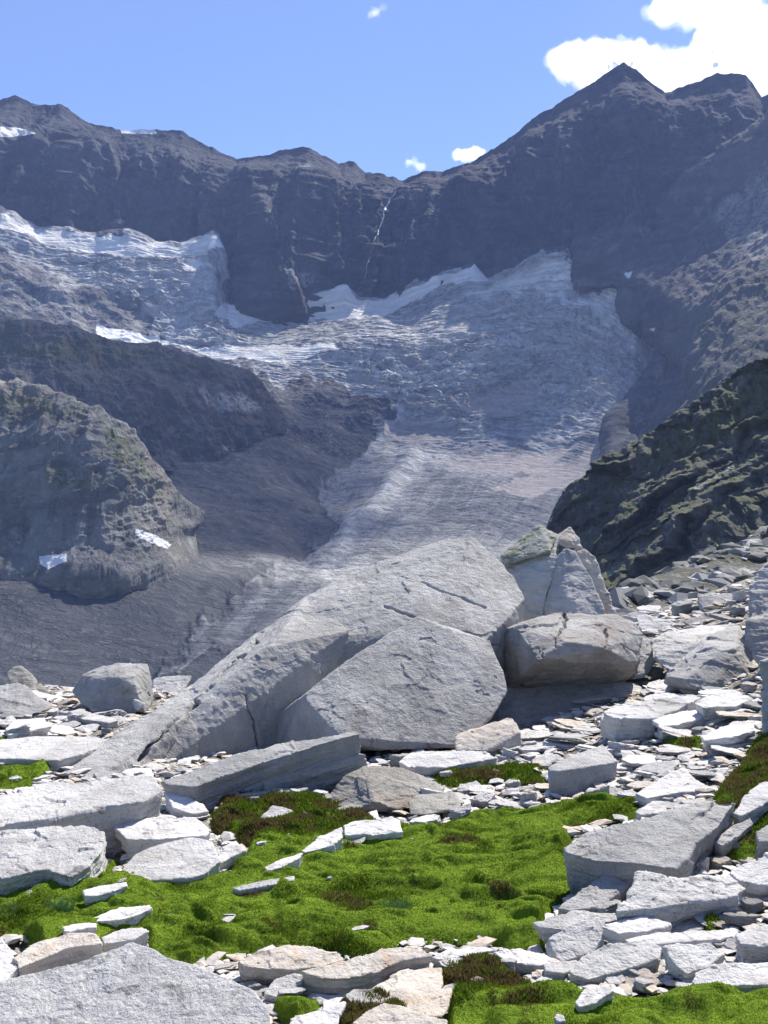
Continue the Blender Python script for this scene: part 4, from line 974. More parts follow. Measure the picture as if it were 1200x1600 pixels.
slab('rock_slab', 'long tan slab with a broken dark end beside the rusty one', [(470, 1518), (520, 1505), (600, 1482), (640, 1480), (680, 1492), (628, 1500), (590, 1518), (540, 1530), (490, 1526)], (560, 1550), .09, b=.2, thick=.15, mat='tan', seed=75, size=.4, layer=1)
slab('rock_slab', 'small bright white slab leaning below the rusty layered one', [(412, 1552), (428, 1532), (455, 1520), (480, 1524), (470, 1535), (436, 1560)], (440, 1562), .06, b=.3, thick=.07, mat='pale', seed=76, size=.25)
slab('rock_slab', 'flat tan bedrock slab in the gap between the moss clumps', [(560, 1560), (600, 1530), (660, 1510), (690, 1512), (690, 1545), (740, 1540), (735, 1558), (690, 1590), (620, 1600), (580, 1580)], (650, 1600), .02, b=.03, thick=.15, mat='tan', seed=77, size=.5, layer=.4)
slab('rock_slab', 'pale slab lying over the moss clump at the bottom edge', [(555, 1600), (570, 1580), (600, 1566), (640, 1578), (700, 1596), (700, 1650), (560, 1650)], (620, 1640), .12, b=.2, thick=.12, mat='tan', seed=78, size=.4)
slab('rock_slab', 'grey-white slab wedged between the granite corner and the moss clump', [(455, 1592), (490, 1580), (540, 1565), (530, 1588), (520, 1620), (450, 1620)], (500, 1630), .07, b=.2, thick=.12, mat='pale_small', seed=79, size=.35)
slab('rock_slab', 'long low white slab lying above the upper moss strip', [(622, 1190), (640, 1176), (700, 1172), (760, 1175), (778, 1184), (740, 1192), (690, 1200), (640, 1198)], (700, 1206), .12, b=.18, thick=.16, mat='pale', seed=81, size=.5)
slab('rock_slab', 'long pale flat-topped slab below the big angular boulder', [(940, 1112), (962, 1102), (1030, 1092), (1085, 1085), (1100, 1090), (1060, 1108), (1020, 1124), (960, 1122)], (1000, 1142), .24, a=.02, b=.12, thick=.25, mat='pale', seed=82, size=.6)
slab('rock_slab', 'round-nosed block sticking out from under the long pale flat-topped slab', [(938, 1120), (950, 1108), (990, 1112), (1016, 1128), (1012, 1136), (980, 1140), (945, 1134)], (980, 1147), .14, b=.2, thick=.22, mat='pale_small', seed=83, size=.35)
slab('rock_slab', 'dark-sided slab with a sunlit top beside the round-nosed block', [(1018, 1124), (1060, 1112), (1118, 1104), (1112, 1116), (1060, 1132), (1030, 1134)], (1070, 1142), .12, b=.14, thick=.15, mat='pale_small', seed=84, size=.35)
boulder('block', 'cracked squat block next to the small patch of moss under the angular boulder', [
    [(1098, 1138, 0), (1110, 1110, .1), (1128, 1100, .2), (1165, 1104, .2), (1170, 1125, .1), (1168, 1142, -.1), (1105, 1148, -.1), (1140, 1130, .5)]], 8.6, 'pale_small', size=.4, seed=85, chops=2, cat='block')
slab('rock_slab', 'white cap slab above the cracked squat block', [(1085, 1098), (1110, 1086), (1155, 1082), (1178, 1092), (1150, 1104), (1100, 1106)], (1120, 1112), .16, b=.15, thick=.12, mat='pale', seed=86, size=.35)
slab('rock_slab', 'bright upper slab of a flat stack beside the mossy bank', [(1096, 1150), (1125, 1136), (1170, 1132), (1180, 1142), (1150, 1150), (1100, 1158)], (1130, 1168), .16, b=.14, thick=.08, mat='pale_small', seed=87, size=.35)
slab('rock_slab', 'lower slab of the flat stack beside the mossy bank', [(1104, 1164), (1140, 1152), (1182, 1152), (1180, 1160), (1140, 1168), (1108, 1170)], (1130, 1176), .08, b=.14, thick=.07, mat='pale_small', seed=88, size=.35)
boulder('boulder', 'shaded low boulder under the flat stack by the mossy bank', [
    [(1072, 1196, 0), (1080, 1188, .15), (1130, 1182, .2), (1156, 1188, .1), (1150, 1204, .0), (1110, 1228, -.1), (1086, 1222, -.1), (1110, 1210, .5)]], 7.3, 'pale_small', size=.4, seed=89, chops=2)
slab('rock_slab', 'large thin layered slab above the wide flat grey one', [(992, 1240), (1030, 1215), (1068, 1200), (1082, 1215), (1120, 1236), (1060, 1240), (1010, 1248)], (1040, 1250), .07, b=.16, thick=.1, mat='pale_small', seed=90, size=.4, layer=1)
slab('rock_slab', 'pale flake against the upper side of the wide flat grey slab', [(992, 1268), (1020, 1252), (1060, 1254), (1052, 1268), (1000, 1274)], (1010, 1275), .06, b=.2, thick=.07, mat='pale_small', seed=91, size=.3)
slab('rock', 'white ragged stone on the dark bank at the edge of the picture', [(1145, 1272), (1162, 1245), (1185, 1225), (1215, 1215), (1215, 1245), (1180, 1265), (1155, 1276)], (1165, 1280), .10, b=.3, thick=.14, mat='pale_small', seed=92, cat='rock', size=.35)
slab('rock_slab', 'lilac-grey stone half buried in the grassy bank right of the flat slab', [(1118, 1315), (1140, 1292), (1172, 1278), (1176, 1288), (1150, 1310), (1125, 1322)], (1140, 1324), .07, b=.3, thick=.12, mat='grey', seed=93, size=.3)
slab('rock', 'pale block cut off by the edge of the picture above the bright outcrop', [(1182, 1300), (1200, 1288), (1250, 1280), (1250, 1310), (1185, 1315)], (1190, 1332), .14, b=.2, thick=.18, mat='grey', seed=94, cat='rock', size=.3)
slab('rock_slab', 'large blue-white slab rising at the edge of the picture over the outcrop', [(1140, 1362), (1170, 1345), (1200, 1332), (1260, 1320), (1260, 1385), (1180, 1384), (1150, 1376)], (1180, 1392), .12, a=.05, b=.3, thick=.2, mat='pale', seed=95, size=.5)
slab('outcrop', 'bright white bumpy outcrop below the wide flat grey slab', [(985, 1392), (1000, 1366), (1040, 1372), (1085, 1372), (1140, 1368), (1168, 1388), (1150, 1402), (1090, 1408), (1040, 1420), (960, 1425), (975, 1402)], (1060, 1438), .14, a=.0, b=.22, thick=.24, mat='pale', seed=96, size=.5, layer=.8, cat='outcrop', amp=1.6)
slab('rock_slab', 'grey leaning slab where the moss meets the bright outcrop', [(872, 1420), (905, 1390), (945, 1366), (965, 1370), (982, 1382), (962, 1400), (940, 1418), (890, 1424)], (920, 1424), .10, a=.03, b=.34, thick=.14, mat='grey', seed=97, size=.4)
boulder('rock', 'upright white stone with a rounded head on the bright outcrop', [
    [(1080, 1420, 0), (1086, 1398, .08), (1102, 1385, .12), (1118, 1392, .1), (1132, 1420, .05), (1128, 1434, -.05), (1090, 1436, -.06), (1110, 1425, .3)]], 4.7, 'pale', size=.22, seed=98, chops=1, cat='rock')
boulder('rock', 'dark shaded stone in the hollow of the bright outcrop', [
    [(1030, 1436, 0), (1036, 1412, .08), (1058, 1404, .12), (1078, 1414, .08), (1080, 1440, 0), (1050, 1448, -.04), (1055, 1430, .25)]], 4.6, 'brown', size=.22, seed=99, chops=1, cat='rock')
slab('rock_slab', 'thin white ledge jutting over the moss at the foot of the leaning slab', [(833, 1442), (870, 1430), (895, 1424), (960, 1428), (965, 1438), (930, 1446), (880, 1452), (840, 1448)], (880, 1478), .13, b=.16, thick=.07, mat='pale', seed=100, size=.3)
slab('boulder', 'smooth rounded white slab tilted toward the moss', [(854, 1470), (870, 1460), (900, 1440), (945, 1436), (942, 1470), (925, 1488), (880, 1502), (858, 1490)], (890, 1506), .06, a=.12, b=.42, thick=.13, mat='pale', seed=101, cat='slab', size=.4, layer=.3)
slab('rock_slab', 'bright lens-shaped slab on top of the pile beside the rounded one', [(940, 1448), (970, 1436), (1010, 1430), (1048, 1442), (1050, 1447), (1010, 1456), (965, 1460)], (1000, 1470), .12, b=.14, thick=.06, mat='pale_small', seed=102, size=.3)
slab('rock_slab', 'broad grey-white slab with a violet shaded rim in the lower pile', [(888, 1520), (910, 1495), (950, 1478), (1010, 1466), (1035, 1480), (1030, 1498), (960, 1520), (920, 1530)], (950, 1535), .07, a=.04, b=.24, thick=.10, mat='pale', seed=103, size=.4, layer=.3)
slab('rock_slab', 'triangular pale slab leaning against the broad one in the lower pile', [(1037, 1480), (1060, 1474), (1110, 1474), (1135, 1492), (1100, 1515), (1072, 1522), (1048, 1500)], (1075, 1526), .09, a=.0, b=.42, thick=.08, mat='pale', seed=104, size=.3)
slab('rock_slab', 'long pale slab running out at the bottom corner above the grass', [(1088, 1520), (1120, 1508), (1200, 1504), (1260, 1506), (1260, 1540), (1180, 1540), (1100, 1545), (1084, 1535)], (1130, 1552), .10, b=.22, thick=.13, mat='pale', seed=105, size=.4)
slab('rock_slab', 'upper bright slab at the edge above the long corner slab', [(1150, 1460), (1180, 1446), (1260, 1440), (1260, 1478), (1200, 1482), (1155, 1475)], (1180, 1492), .12, b=.18, thick=.12, mat='pale', seed=106, size=.4)
slab('rock_slab', 'long shelf of flat rock across the middle of the lower pile', [(975, 1468), (1040, 1456), (1150, 1452), (1160, 1462), (1100, 1470), (1040, 1474), (985, 1480)], (1060, 1482), .09, b=.12, thick=.1, mat='pale_small', seed=107, size=.35)
slab('rock', 'white stone beside the bottom tuft of moss', [(898, 1565), (915, 1545), (950, 1538), (960, 1548), (930, 1568), (905, 1574)], (925, 1576), .06, b=.25, thick=.08, mat='pale_small', seed=108, cat='rock', size=.2)
slab('rock', 'low white stone at the top of the bottom grass', [(1042, 1562), (1065, 1548), (1090, 1558), (1070, 1566)], (1065, 1568), .05, b=.2, thick=.07, mat='pale_small', seed=109, cat='rock', size=.18)
slab('rock', 'small egg-shaped white stone in the bottom moss', [(866, 1590), (870, 1583), (882, 1586), (884, 1596), (870, 1598)], (876, 1600), .04, b=.3, thick=.05, mat='pale', seed=110, cat='rock', size=.1)
slab('rock_slab', 'pale slab edge with purple shading above the round moss clump', [(672, 1496), (700, 1484), (760, 1478), (775, 1484), (720, 1494), (690, 1500)], (720, 1502), .07, b=.15, thick=.08, mat='pale_small', seed=111, size=.3)
slab('rock_slab', 'upper slab of the pair where the moss ends in a hollow', [(770, 1488), (810, 1482), (850, 1490), (880, 1504), (840, 1510), (790, 1504)], (820, 1512), .05, b=.14, thick=.07, mat='pale_small', seed=112, size=.3)
slab('rock_slab', 'lower slab of the pair running toward the pile', [(850, 1506), (900, 1500), (905, 1515), (880, 1522), (852, 1518)], (870, 1524), .05, b=.14, thick=.07, mat='pale_small', seed=113, size=.3)
boulder('rock', 'white mound of shattered rock in the brownish moss', [
    [(398, 1298, 0), (405, 1278, .08), (425, 1258, .2), (450, 1262, .2), (468, 1280, .12), (470, 1292, .02), (450, 1300, -.06), (410, 1302, -.06), (440, 1290, .4)]], 6.6, 'pale', size=.3, seed=114, chops=3, cat='rock', layer=1)
slab('rock_slab', 'small squared slab leaning at the foot of the long beam', [(342, 1214), (348, 1208), (394, 1210), (402, 1230), (345, 1234)], (372, 1236), .05, b=.6, thick=.12, mat='grey', seed=115, size=.3)
slab('rock_slab', 'long thin ledge at the foot of the beam', [(262, 1238), (330, 1232), (430, 1230), (480, 1232), (470, 1238), (380, 1242), (280, 1246)], (370, 1248), .10, b=.04, thick=.12, mat='grey', seed=116, size=.4)
slab('rock_slab', 'pale wedge beside the end of the long slab with the shaded edge', [(258, 1240), (270, 1236), (320, 1256), (325, 1268), (300, 1272), (270, 1262)], (295, 1276), .09, b=.3, thick=.15, mat='pale_small', seed=117, size=.35)
slab('rock', 'pointed grey stone standing before the thick broken-fronted slab', [(40, 1392), (48, 1390), (72, 1408), (70, 1412), (42, 1408)], (55, 1412), .03, b=.6, thick=.07, mat='grey', seed=118, cat='rock', size=.15)
slab('rock_slab', 'large smooth sheet of pale rock sloping behind the long shaded-edge slab', [(-60, 1166), (0, 1156), (60, 1150), (155, 1152), (180, 1158), (130, 1178), (90, 1188), (30, 1186), (-60, 1184)], (90, 1190), .12, b=.05, thick=.2, mat='pale', facet=.15, seed=119, size=.6, layer=.3)
slab('rock_slab', 'stack of thin white flags above the smooth sheet of rock', [(8, 1140), (20, 1126), (70, 1122), (80, 1134), (40, 1144), (12, 1150)], (40, 1152), .14, b=.10, thick=.12, mat='pale_small', seed=120, size=.4, layer=1)
slab('rock_slab', 'rounded plank lying under the lone chunky boulder', [(106, 1112), (120, 1108), (170, 1120), (186, 1126), (170, 1130), (120, 1122)], (150, 1132), .10, b=.06, thick=.14, mat='pale', seed=121, size=.4)
# ------------------------------------------------------------------ smaller stones: a few shapes, many individual copies
def lib_mesh(kind, k):
    rnd = random.Random(k * 31 + len(kind))
    n = {'flat': 9, 'block': 9, 'wedge': 7, 'chip': 8}[kind]
    dims = {'flat': (0.5, 0.36, 0.10), 'block': (0.5, 0.36, 0.24), 'wedge': (0.5, 0.3, 0.2), 'chip': (0.5, 0.42, 0.30)}[kind]
    pts = []
    for i in range(n):
        a = 2 * math.pi * i / n + rnd.uniform(-.3, .3); r = rnd.uniform(.78, 1.05)
        for s in (1, -1):
            rr_ = r * (1 if s > 0 or kind != 'wedge' else rnd.uniform(.6, 1)) * rnd.uniform(.82, 1)
            z = dims[2] * s * rnd.uniform(.75, 1.1)
            if kind == 'wedge': z *= 1 + 0.5 * math.cos(a)
            pts.append((dims[0] * rr_ * math.cos(a), dims[1] * rr_ * math.sin(a), z))
    hb = [hull_bm(pts, 6, k)]
    if kind in ('flat', 'wedge') and k % 3:
        hb.append(hull_bm([(x_ * rnd.uniform(.7, 1.05) + .06, y_ * rnd.uniform(.7, 1.08) - .05, z_ * .6 - dims[2] * .75) for x_, y_, z_ in pts], 3, k + 50))
    if kind == 'flat':
        hb = []; rg = random.Random(k * 5 + 1); nl = rg.choice([1, 2, 2, 3]); base_ = [(x_, y_) for x_, y_, z_ in pts if z_ > 0]; zt = dims[2]
        for L_ in range(nl):
            f_ = 2 * dims[2] / nl; ox_, oy_ = rg.uniform(-.07, .07), rg.uniform(-.06, .06); sc_ = rg.uniform(.82, 1.06)
            hb.append(prism_bm(ragged([(x_ * sc_ + ox_, y_ * sc_ + oy_, zt - L_ * f_ + rg.uniform(-.02, .02)) for x_, y_ in base_], .02, rg, .10), Vector((0, 0, -f_ * 1.12)), .04))
    me = voxelise(hb, 0.015 if kind == 'flat' else .018)
    roughen(me, 0.9 if kind != 'flat' else .75, 1.2, 1.0 if kind in ('flat', 'wedge') else .5, seed=k + 200, facet=.8)
    p = coords(me); p[:, 2] -= p[:, 2].min(); me.vertices.foreach_set('co', p.ravel()); me.update()
    return me, float(p[:, 2].max())
LIB = {}
for kd, cnt in (('flat', 10), ('block', 7), ('wedge', 6), ('chip', 6)):
    LIB[kd] = [lib_mesh(kd, i) for i in range(cnt)]
    for i, (me, _) in enumerate(LIB[kd]): me.name = kd + '_stone'
for kd in LIB:
    for me, _ in LIB[kd]: me.materials.append(M['pale_small'])
_matmesh = {}
def variant(kd, i, mat):
    if mat == 'pale_small': return LIB[kd][i]
    k = (kd, i, mat)
    if k not in _matmesh:
        m2 = LIB[kd][i][0].copy(); m2.materials.clear(); m2.materials.append(M[mat]); _matmesh[k] = (m2, LIB[kd][i][1])
    return _matmesh[k]
def mul(me_h, loc, sx, sy, sz, yaw, tx, ty, name):
    o = bpy.data.objects.new(name, me_h[0]); C.objects.link(o)
    o.location = loc; o.scale = (sx, sy, sz); o.rotation_euler = Euler((tx, ty, yaw), 'XYZ'); return o

rnd = random.Random(99)
LANDMARKS = [(60, 1255, 'the long slab with the shaded front edge'), (60, 1340, 'the thick slab with the broken front'), (250, 1295, 'the bright oblong bridging slab'), (260, 1345, 'the smooth grey plank'),
    (430, 1195, 'the long grey beam'), (600, 1230, 'the rough brown rock'), (680, 1258, 'the dark bright-topped block'), (580, 1295, 'the white square-cut slab'), (435, 1280, 'the white shattered mound'),
    (763, 1148, 'the tan squared block'), (910, 1205, 'the sharp-edged rectangular block'), (1000, 1310, 'the wide flat grey slab'), (870, 1100, 'the shaded carrying block'), (1120, 1040, 'the big angular boulder'),
    (980, 1125, 'the round-nosed block'), (1060, 1100, 'the long pale flat-topped slab'), (1130, 1125, 'the cracked squat block'), (1115, 1205, 'the low boulder by the mossy bank'), (1140, 1160, 'the flat stack by the mossy bank'),
    (1060, 1400, 'the bright bumpy outcrop'), (925, 1400, 'the grey leaning slab'), (895, 1470, 'the smooth tilted white slab'), (960, 1500, 'the broad slab of the lower pile'), (1090, 1495, 'the triangular leaning slab'), (1180, 1525, 'the long corner slab'),
    (205, 1540, 'the speckled granite corner slab'), (455, 1495, 'the rusty layered slab'), (590, 1500, 'the long tan slab'), (640, 1550, 'the flat tan bedrock'), (190, 1425, 'the oval white slab'), (90, 1475, 'the rust-stained slab'),
    (180, 1078, 'the lone chunky boulder'), (50, 1095, 'the brink slab with a pointed corner'), (70, 1170, 'the rock sheet'), (45, 1135, 'the stack of thin white flags'), (700, 1185, 'the low white slab above the moss strip'), (1040, 975, 'the wedge-shaped boulder'), (1130, 935, 'the flat-topped block below the scree'),
    (1170, 1365, 'the blue-white edge slab'), (1165, 1250, 'the white ragged edge stone'), (1000, 1030, 'the rounded tucked-in boulder'), (1040, 1225, 'the thin layered slab')]
PL = []        # placed small stones: (object, px, py, w, kd)
def place(kd, px, py, w, h, mat='pale_small', yaw=None, tilt=None, lift=0.0, i=None, fixed_label=None):
    """a stone w x h pixels whose foot is seen at (px, py)"""
    x, y, z = ground_at(px, py)
    Wm = w / F * y; Hm = h / F * y
    view = (CZ - z) / y
    dep = {'flat': .72, 'block': .6, 'wedge': .55, 'chip': .8}[kd]
    i = rnd.randrange(len(LIB[kd])) if i is None else i % len(LIB[kd])
    me = variant(kd, i, mat); dm_ = Wm * dep
    tk = max(Hm - dm_ * view * .9, {'flat': .085, 'block': .34, 'wedge': .28, 'chip': .42}[kd] * Wm)
    yaw = rnd.uniform(-.5, .5) + (math.pi if rnd.random() < .5 else 0) if yaw is None else yaw
    tx, ty = (rnd.uniform(-.05, .28), rnd.uniform(-.22, .22)) if tilt is None else tilt
    ml = moss_lift(x, y, z) * .85
    o = mul(me, (x, y + dm_ * .45, z - .12 * tk + lift + ml), Wm, dm_ / .72 , tk / me[1], yaw, tx, ty, {'flat': 'flat_stone', 'block': 'block_stone', 'wedge': 'wedge_stone', 'chip': 'stone'}[kd])
    PL.append((o, px, py - h / 2, w, kd, mat)); return o

# stones read off the photograph one by one: kind, x, y of the foot, width, height, material
for s in [
    # in and around the left meadow
    ('chip', 190, 1408, 22, 12), ('chip', 90, 1553 - 10, 18, 10), ('flat', 44, 1476, 24, 10), ('flat', 18, 1290 + 6, 60, 14), ('chip', 398, 1268 + 2, 20, 12), ('flat', 480, 1292, 24, 16, 'grey'), ('chip', 448, 1318, 10, 6),
    ('chip', 515, 1397, 9, 12), ('flat', 357, 1447, 26, 12), ('flat', 358, 1459, 50, 10), ('flat', 268, 1458, 14, 6), ('flat', 562, 1477, 40, 11), ('chip', 408, 1346, 22, 7), ('flat', 556, 1335, 34, 9), ('chip', 644, 1326, 6, 5), ('chip', 655, 1335, 6, 5), ('chip', 745, 1373, 7, 5),
    ('flat', 60, 1222, 50, 14), ('flat', 20, 1230, 30, 12), ('flat', 110, 1208, 44, 14), ('wedge', 62, 1232, 36, 14, 'grey'), ('flat', 40, 1245, 60, 8), ('flat', 112, 1186, 40, 8, 'grey'),
    ('flat', 20, 1113, 30, 8), ('flat', 60, 1132, 46, 12), ('flat', 100, 1140, 50, 12), ('flat', 90, 1128, 40, 10), ('flat', 130, 1146, 56, 12), ('flat', 150, 1136, 40, 10), ('chip', 80, 1118, 20, 12), ('block', 100, 1124, 30, 16), ('flat', 135, 1112, 36, 12), ('chip', 180, 1122, 12, 12), ('wedge', 192, 1122, 12, 14),
    ('chip', 150, 1110, 14, 8, 'tan'), ('flat', 12, 1132, 26, 8), ('flat', 0, 1186, 40, 10), ('flat', 160, 1190, 50, 12), ('flat', 215, 1103, 14, 8),
    # along the upper margin
    ('chip', 505, 1225, 24, 12), ('flat', 470, 1252, 60, 18, 'pale'), ('flat', 500, 1262, 34, 16), ('chip', 510, 1264, 20, 12, 'tan'), ('chip', 330, 1262, 24, 12), ('flat', 345, 1254, 40, 10), ('flat', 440, 1244, 36, 12, 'grey'), ('chip', 338, 1278, 12, 10), ('flat', 310, 1282, 40, 12), ('chip', 460, 1262, 22, 16), ('flat', 425, 1262, 46, 12),
    ('wedge', 493, 1226, 20, 16), ('flat', 545, 1283, 46, 14, 'grey'), ('wedge', 615, 1273, 46, 22, 'pale'), ('wedge', 645, 1285, 20, 12, 'grey'), ('flat', 668, 1298, 66, 26), ('flat', 722, 1288, 44, 26), ('flat', 715, 1258, 70, 22), ('flat', 760, 1262, 50, 26), ('chip', 756, 1256, 28, 16), ('flat', 790, 1268, 44, 14), ('flat', 735, 1240, 50, 16), ('flat', 600, 1198, 34, 10), ('flat', 625, 1216, 26, 10),
    ('flat', 770, 1200, 26, 9), ('flat', 790, 1190, 30, 14), ('flat', 815, 1196, 30, 16), ('flat', 770, 1180, 24, 14), ('flat', 830, 1260, 46, 30, 'pale'), ('flat', 868, 1264, 46, 18), ('chip', 828, 1262, 20, 10), ('chip', 842, 1266, 16, 8), ('flat', 805, 1240, 50, 14, 'grey'), ('chip', 700, 1222, 24, 8), ('flat', 745, 1222, 26, 6), ('flat', 775, 1214, 14, 6),
    # rubble band in the middle right
    ('flat', 830, 1162, 120, 22, 'pale'), ('flat', 850, 1178, 90, 18), ('flat', 800, 1178, 60, 14), ('flat', 880, 1172, 70, 20), ('flat', 900, 1160, 80, 18, 'pale'), ('flat', 930, 1178, 70, 18), ('wedge', 960, 1185, 60, 22), ('flat', 860, 1194, 60, 14), ('chip', 855, 1206, 26, 14), ('flat', 880, 1204, 40, 12),
    ('flat', 985, 1180, 80, 26), ('flat', 1010, 1200, 90, 24), ('flat', 970, 1210, 60, 20), ('flat', 1020, 1218, 70, 16), ('flat', 950, 1222, 56, 20), ('flat', 990, 1232, 70, 20), ('flat', 960, 1252, 60, 22, 'pale'), ('wedge', 945, 1258, 26, 20), ('wedge', 930, 1252, 40, 26), ('flat', 985, 1260, 50, 16), ('flat', 1010, 1262, 60, 14), ('flat', 1050, 1255, 60, 16), ('flat', 1090, 1262, 60, 12), ('flat', 1115, 1244, 50, 10),
    ('flat', 1080, 1276, 60, 10), ('flat', 1100, 1290, 50, 12), ('chip', 1055, 1153, 40, 18), ('flat', 920, 1150, 60, 16), ('flat', 890, 1140, 80, 14), ('flat', 850, 1146, 60, 12), ('chip', 905, 1122, 24, 10), ('flat', 870, 1130, 60, 12), ('wedge', 1040, 1196, 40, 20), ('flat', 1075, 1190, 40, 14), ('flat', 1060, 1176, 50, 14),
    ('flat', 1160, 1120, 50, 16), ('flat', 1180, 1104, 40, 14), ('flat', 1150, 1090, 60, 12), ('chip', 1175, 1080, 30, 14, 'tan'), ('flat', 1186, 1130, 30, 14), ('block', 930, 1075, 50, 14, 'grey'), ('flat', 980, 1088, 90, 14, 'pale'), ('flat', 1050, 1082, 80, 12), ('chip', 1025, 1060, 36, 24, 'pale'), ('flat', 1000, 1072, 50, 14, 'grey'), ('chip', 1085, 1086, 40, 20, 'tan'), ('flat', 1120, 1084, 50, 12, 'grey'),
    # upper right rubble
    ('flat', 985, 950, 46, 10), ('flat', 1020, 958, 50, 10), ('block', 1070, 958, 50, 22, 'grey'), ('chip', 1095, 990, 30, 16), ('flat', 1140, 972, 60, 12, 'grey'), ('block', 1130, 985, 40, 14, 'grey'), ('flat', 1100, 998, 60, 10, 'grey'), ('chip', 1085, 938, 22, 16, 'grey'), ('block', 1055, 942, 34, 14, 'grey'), ('flat', 1040, 1010, 40, 12), ('flat', 1030, 1035, 40, 16, 'grey'), ('chip', 1155, 962, 30, 18, 'grey'), ('flat', 1120, 962, 36, 10, 'grey'), ('block', 1150, 930, 30, 16, 'grey'), ('chip', 1180, 940, 26, 14, 'grey'),
    # bright pile in the lower right
    ('wedge', 1040, 1380, 26, 20, 'pale'), ('chip', 1053, 1362, 30, 20, 'tan'), ('wedge', 1098, 1364, 24, 32), ('chip', 1130, 1362, 40, 26, 'tan'), ('flat', 1060, 1452, 50, 16), ('flat', 1170, 1408, 50, 16), ('block', 1175, 1428, 50, 20, 'grey'), ('flat', 1130, 1416, 50, 14), ('chip', 960, 1442, 60, 24, 'pale'), ('chip', 1000, 1440, 56, 22), ('block', 1165, 1455, 60, 22, 'grey'), ('flat', 1110, 1455, 50, 12),
    ('chip', 962, 1478, 26, 16), ('flat', 1000, 1480, 50, 14), ('wedge', 985, 1500, 30, 22, 'grey'), ('chip', 992, 1538, 50, 26), ('chip', 960, 1548, 40, 16), ('flat', 1035, 1545, 60, 22), ('chip', 1010, 1556, 40, 14), ('wedge', 975, 1560, 30, 12), ('flat', 1180, 1562, 90, 22), ('flat', 1140, 1480, 60, 16), ('wedge', 1180, 1500, 60, 20, 'grey'), ('flat', 1090, 1492, 50, 12), ('chip', 1020, 1512, 40, 18, 'grey'),
    ('flat', 895, 1528, 60, 18), ('flat', 860, 1535, 40, 12), ('chip', 1180, 1360, 30, 14), ('chip', 1150, 1340, 26, 16, 'grey'),
    # bottom middle
    ('flat', 345, 1522, 60, 18, 'tan'), ('flat', 372, 1535, 50, 16), ('chip', 402, 1536, 30, 12), ('flat', 400, 1560, 50, 16), ('wedge', 486, 1545, 40, 16, 'tan'), ('chip', 505, 1560, 34, 14), ('flat', 470, 1560, 50, 12, 'tan'), ('block', 640, 1510, 50, 26, 'tan'), ('flat', 690, 1505, 60, 20), ('chip', 660, 1522, 30, 14), ('chip', 795, 1524, 40, 14), ('flat', 745, 1556, 30, 12, 'tan'), ('flat', 690, 1590, 50, 14), ('flat', 640, 1608, 60, 14), ('chip', 755, 1478, 22, 14), ('flat', 700, 1488, 36, 12), ('flat', 735, 1512, 30, 10), ('flat', 430, 1590, 60, 18), ('flat', 470, 1600, 50, 14),
]:
    place(*s)

# unsurveyed filler stones inside the rubble belts
rub = [([(820, 1130), (960, 1090), (1190, 1085), (1190, 1150), (1110, 1235), (1000, 1255), (900, 1190)], 20, (80, 125)), ([(860, 1440), (1180, 1380), (1200, 1560), (900, 1550)], 9, (85, 120)), ([(640, 1200), (720, 1240), (860, 1232), (850, 1262), (700, 1280), (600, 1205)], 7, (55, 85)), ([(0, 1100), (180, 1125), (170, 1150), (0, 1160)], 7, (60, 100)), ([(120, 1225), (330, 1205), (330, 1216), (140, 1240)], 6, (45, 80)), ([(340, 1515), (640, 1500), (660, 1590), (440, 1600)], 6, (60, 100)),
       ([(600, 1195), (720, 1168), (830, 1138), (960, 1105), (1190, 1080), (1190, 1150), (1120, 1240), (1085, 1262), (1000, 1255), (900, 1190), (780, 1190), (640, 1205)], 110, (18, 74)),
       ([(860, 1425), (960, 1380), (1100, 1370), (1200, 1340), (1200, 1560), (1050, 1558), (900, 1550), (850, 1500)], 62, (22, 80)),
       ([(330, 1510), (560, 1500), (680, 1485), (840, 1500), (700, 1530), (680, 1600), (430, 1600)], 24, (20, 60)),
       ([(0, 1085), (100, 1105), (180, 1120), (180, 1150), (80, 1160), (0, 1160)], 28, (14, 46)), ([(0, 1195), (60, 1190), (180, 1160), (110, 1225), (0, 1240)], 8, (12, 30)),
       ([(250, 1240), (400, 1238), (520, 1225), (560, 1270), (480, 1270), (330, 1280)], 22, (8, 26)), ([(700, 1200), (840, 1190), (860, 1200), (700, 1205)], 8, (8, 20)), ([(680, 1240), (860, 1228), (850, 1262), (720, 1275)], 20, (10, 34)),
       ([(960, 945), (1200, 925), (1200, 1000), (1000, 1060), (960, 1000)], 44, (14, 50))]
pts_used = []
for poly, n, (w0, w1) in rub:
    P = np.array(poly, float); tries = 0; got = 0
    while got < n and tries < n * 30:
        tries += 1
        px = rnd.uniform(P[:, 0].min(), P[:, 0].max()); py = rnd.uniform(P[:, 1].min(), P[:, 1].max())
        if sdf(np.array([px]), np.array([py]), poly)[0] < 0: continue
        w = w0 + (w1 - w0) * rnd.random() ** 1.6
        if any(abs(px - a) < (w + c) * .38 and abs(py - b) < (w + c) * .11 for a, b, c in pts_used): continue
        pts_used.append((px, py, w)); got += 1
        kd = rnd.choice(['flat', 'flat', 'flat', 'flat', 'flat', 'wedge', 'block', 'chip'] if w < 40 else (['flat', 'flat', 'flat', 'wedge'] if w < 75 else ['flat'])); k = {'flat': .25 if w < 75 else .2, 'wedge': .5, 'block': .5, 'chip': .6}[kd]
        place(kd, px, py, w, w * k * rnd.uniform(.8, 1.2), mat=rnd.choice(['pale_small', 'pale_small', 'pale_small', 'pale', 'grey', 'tan']))

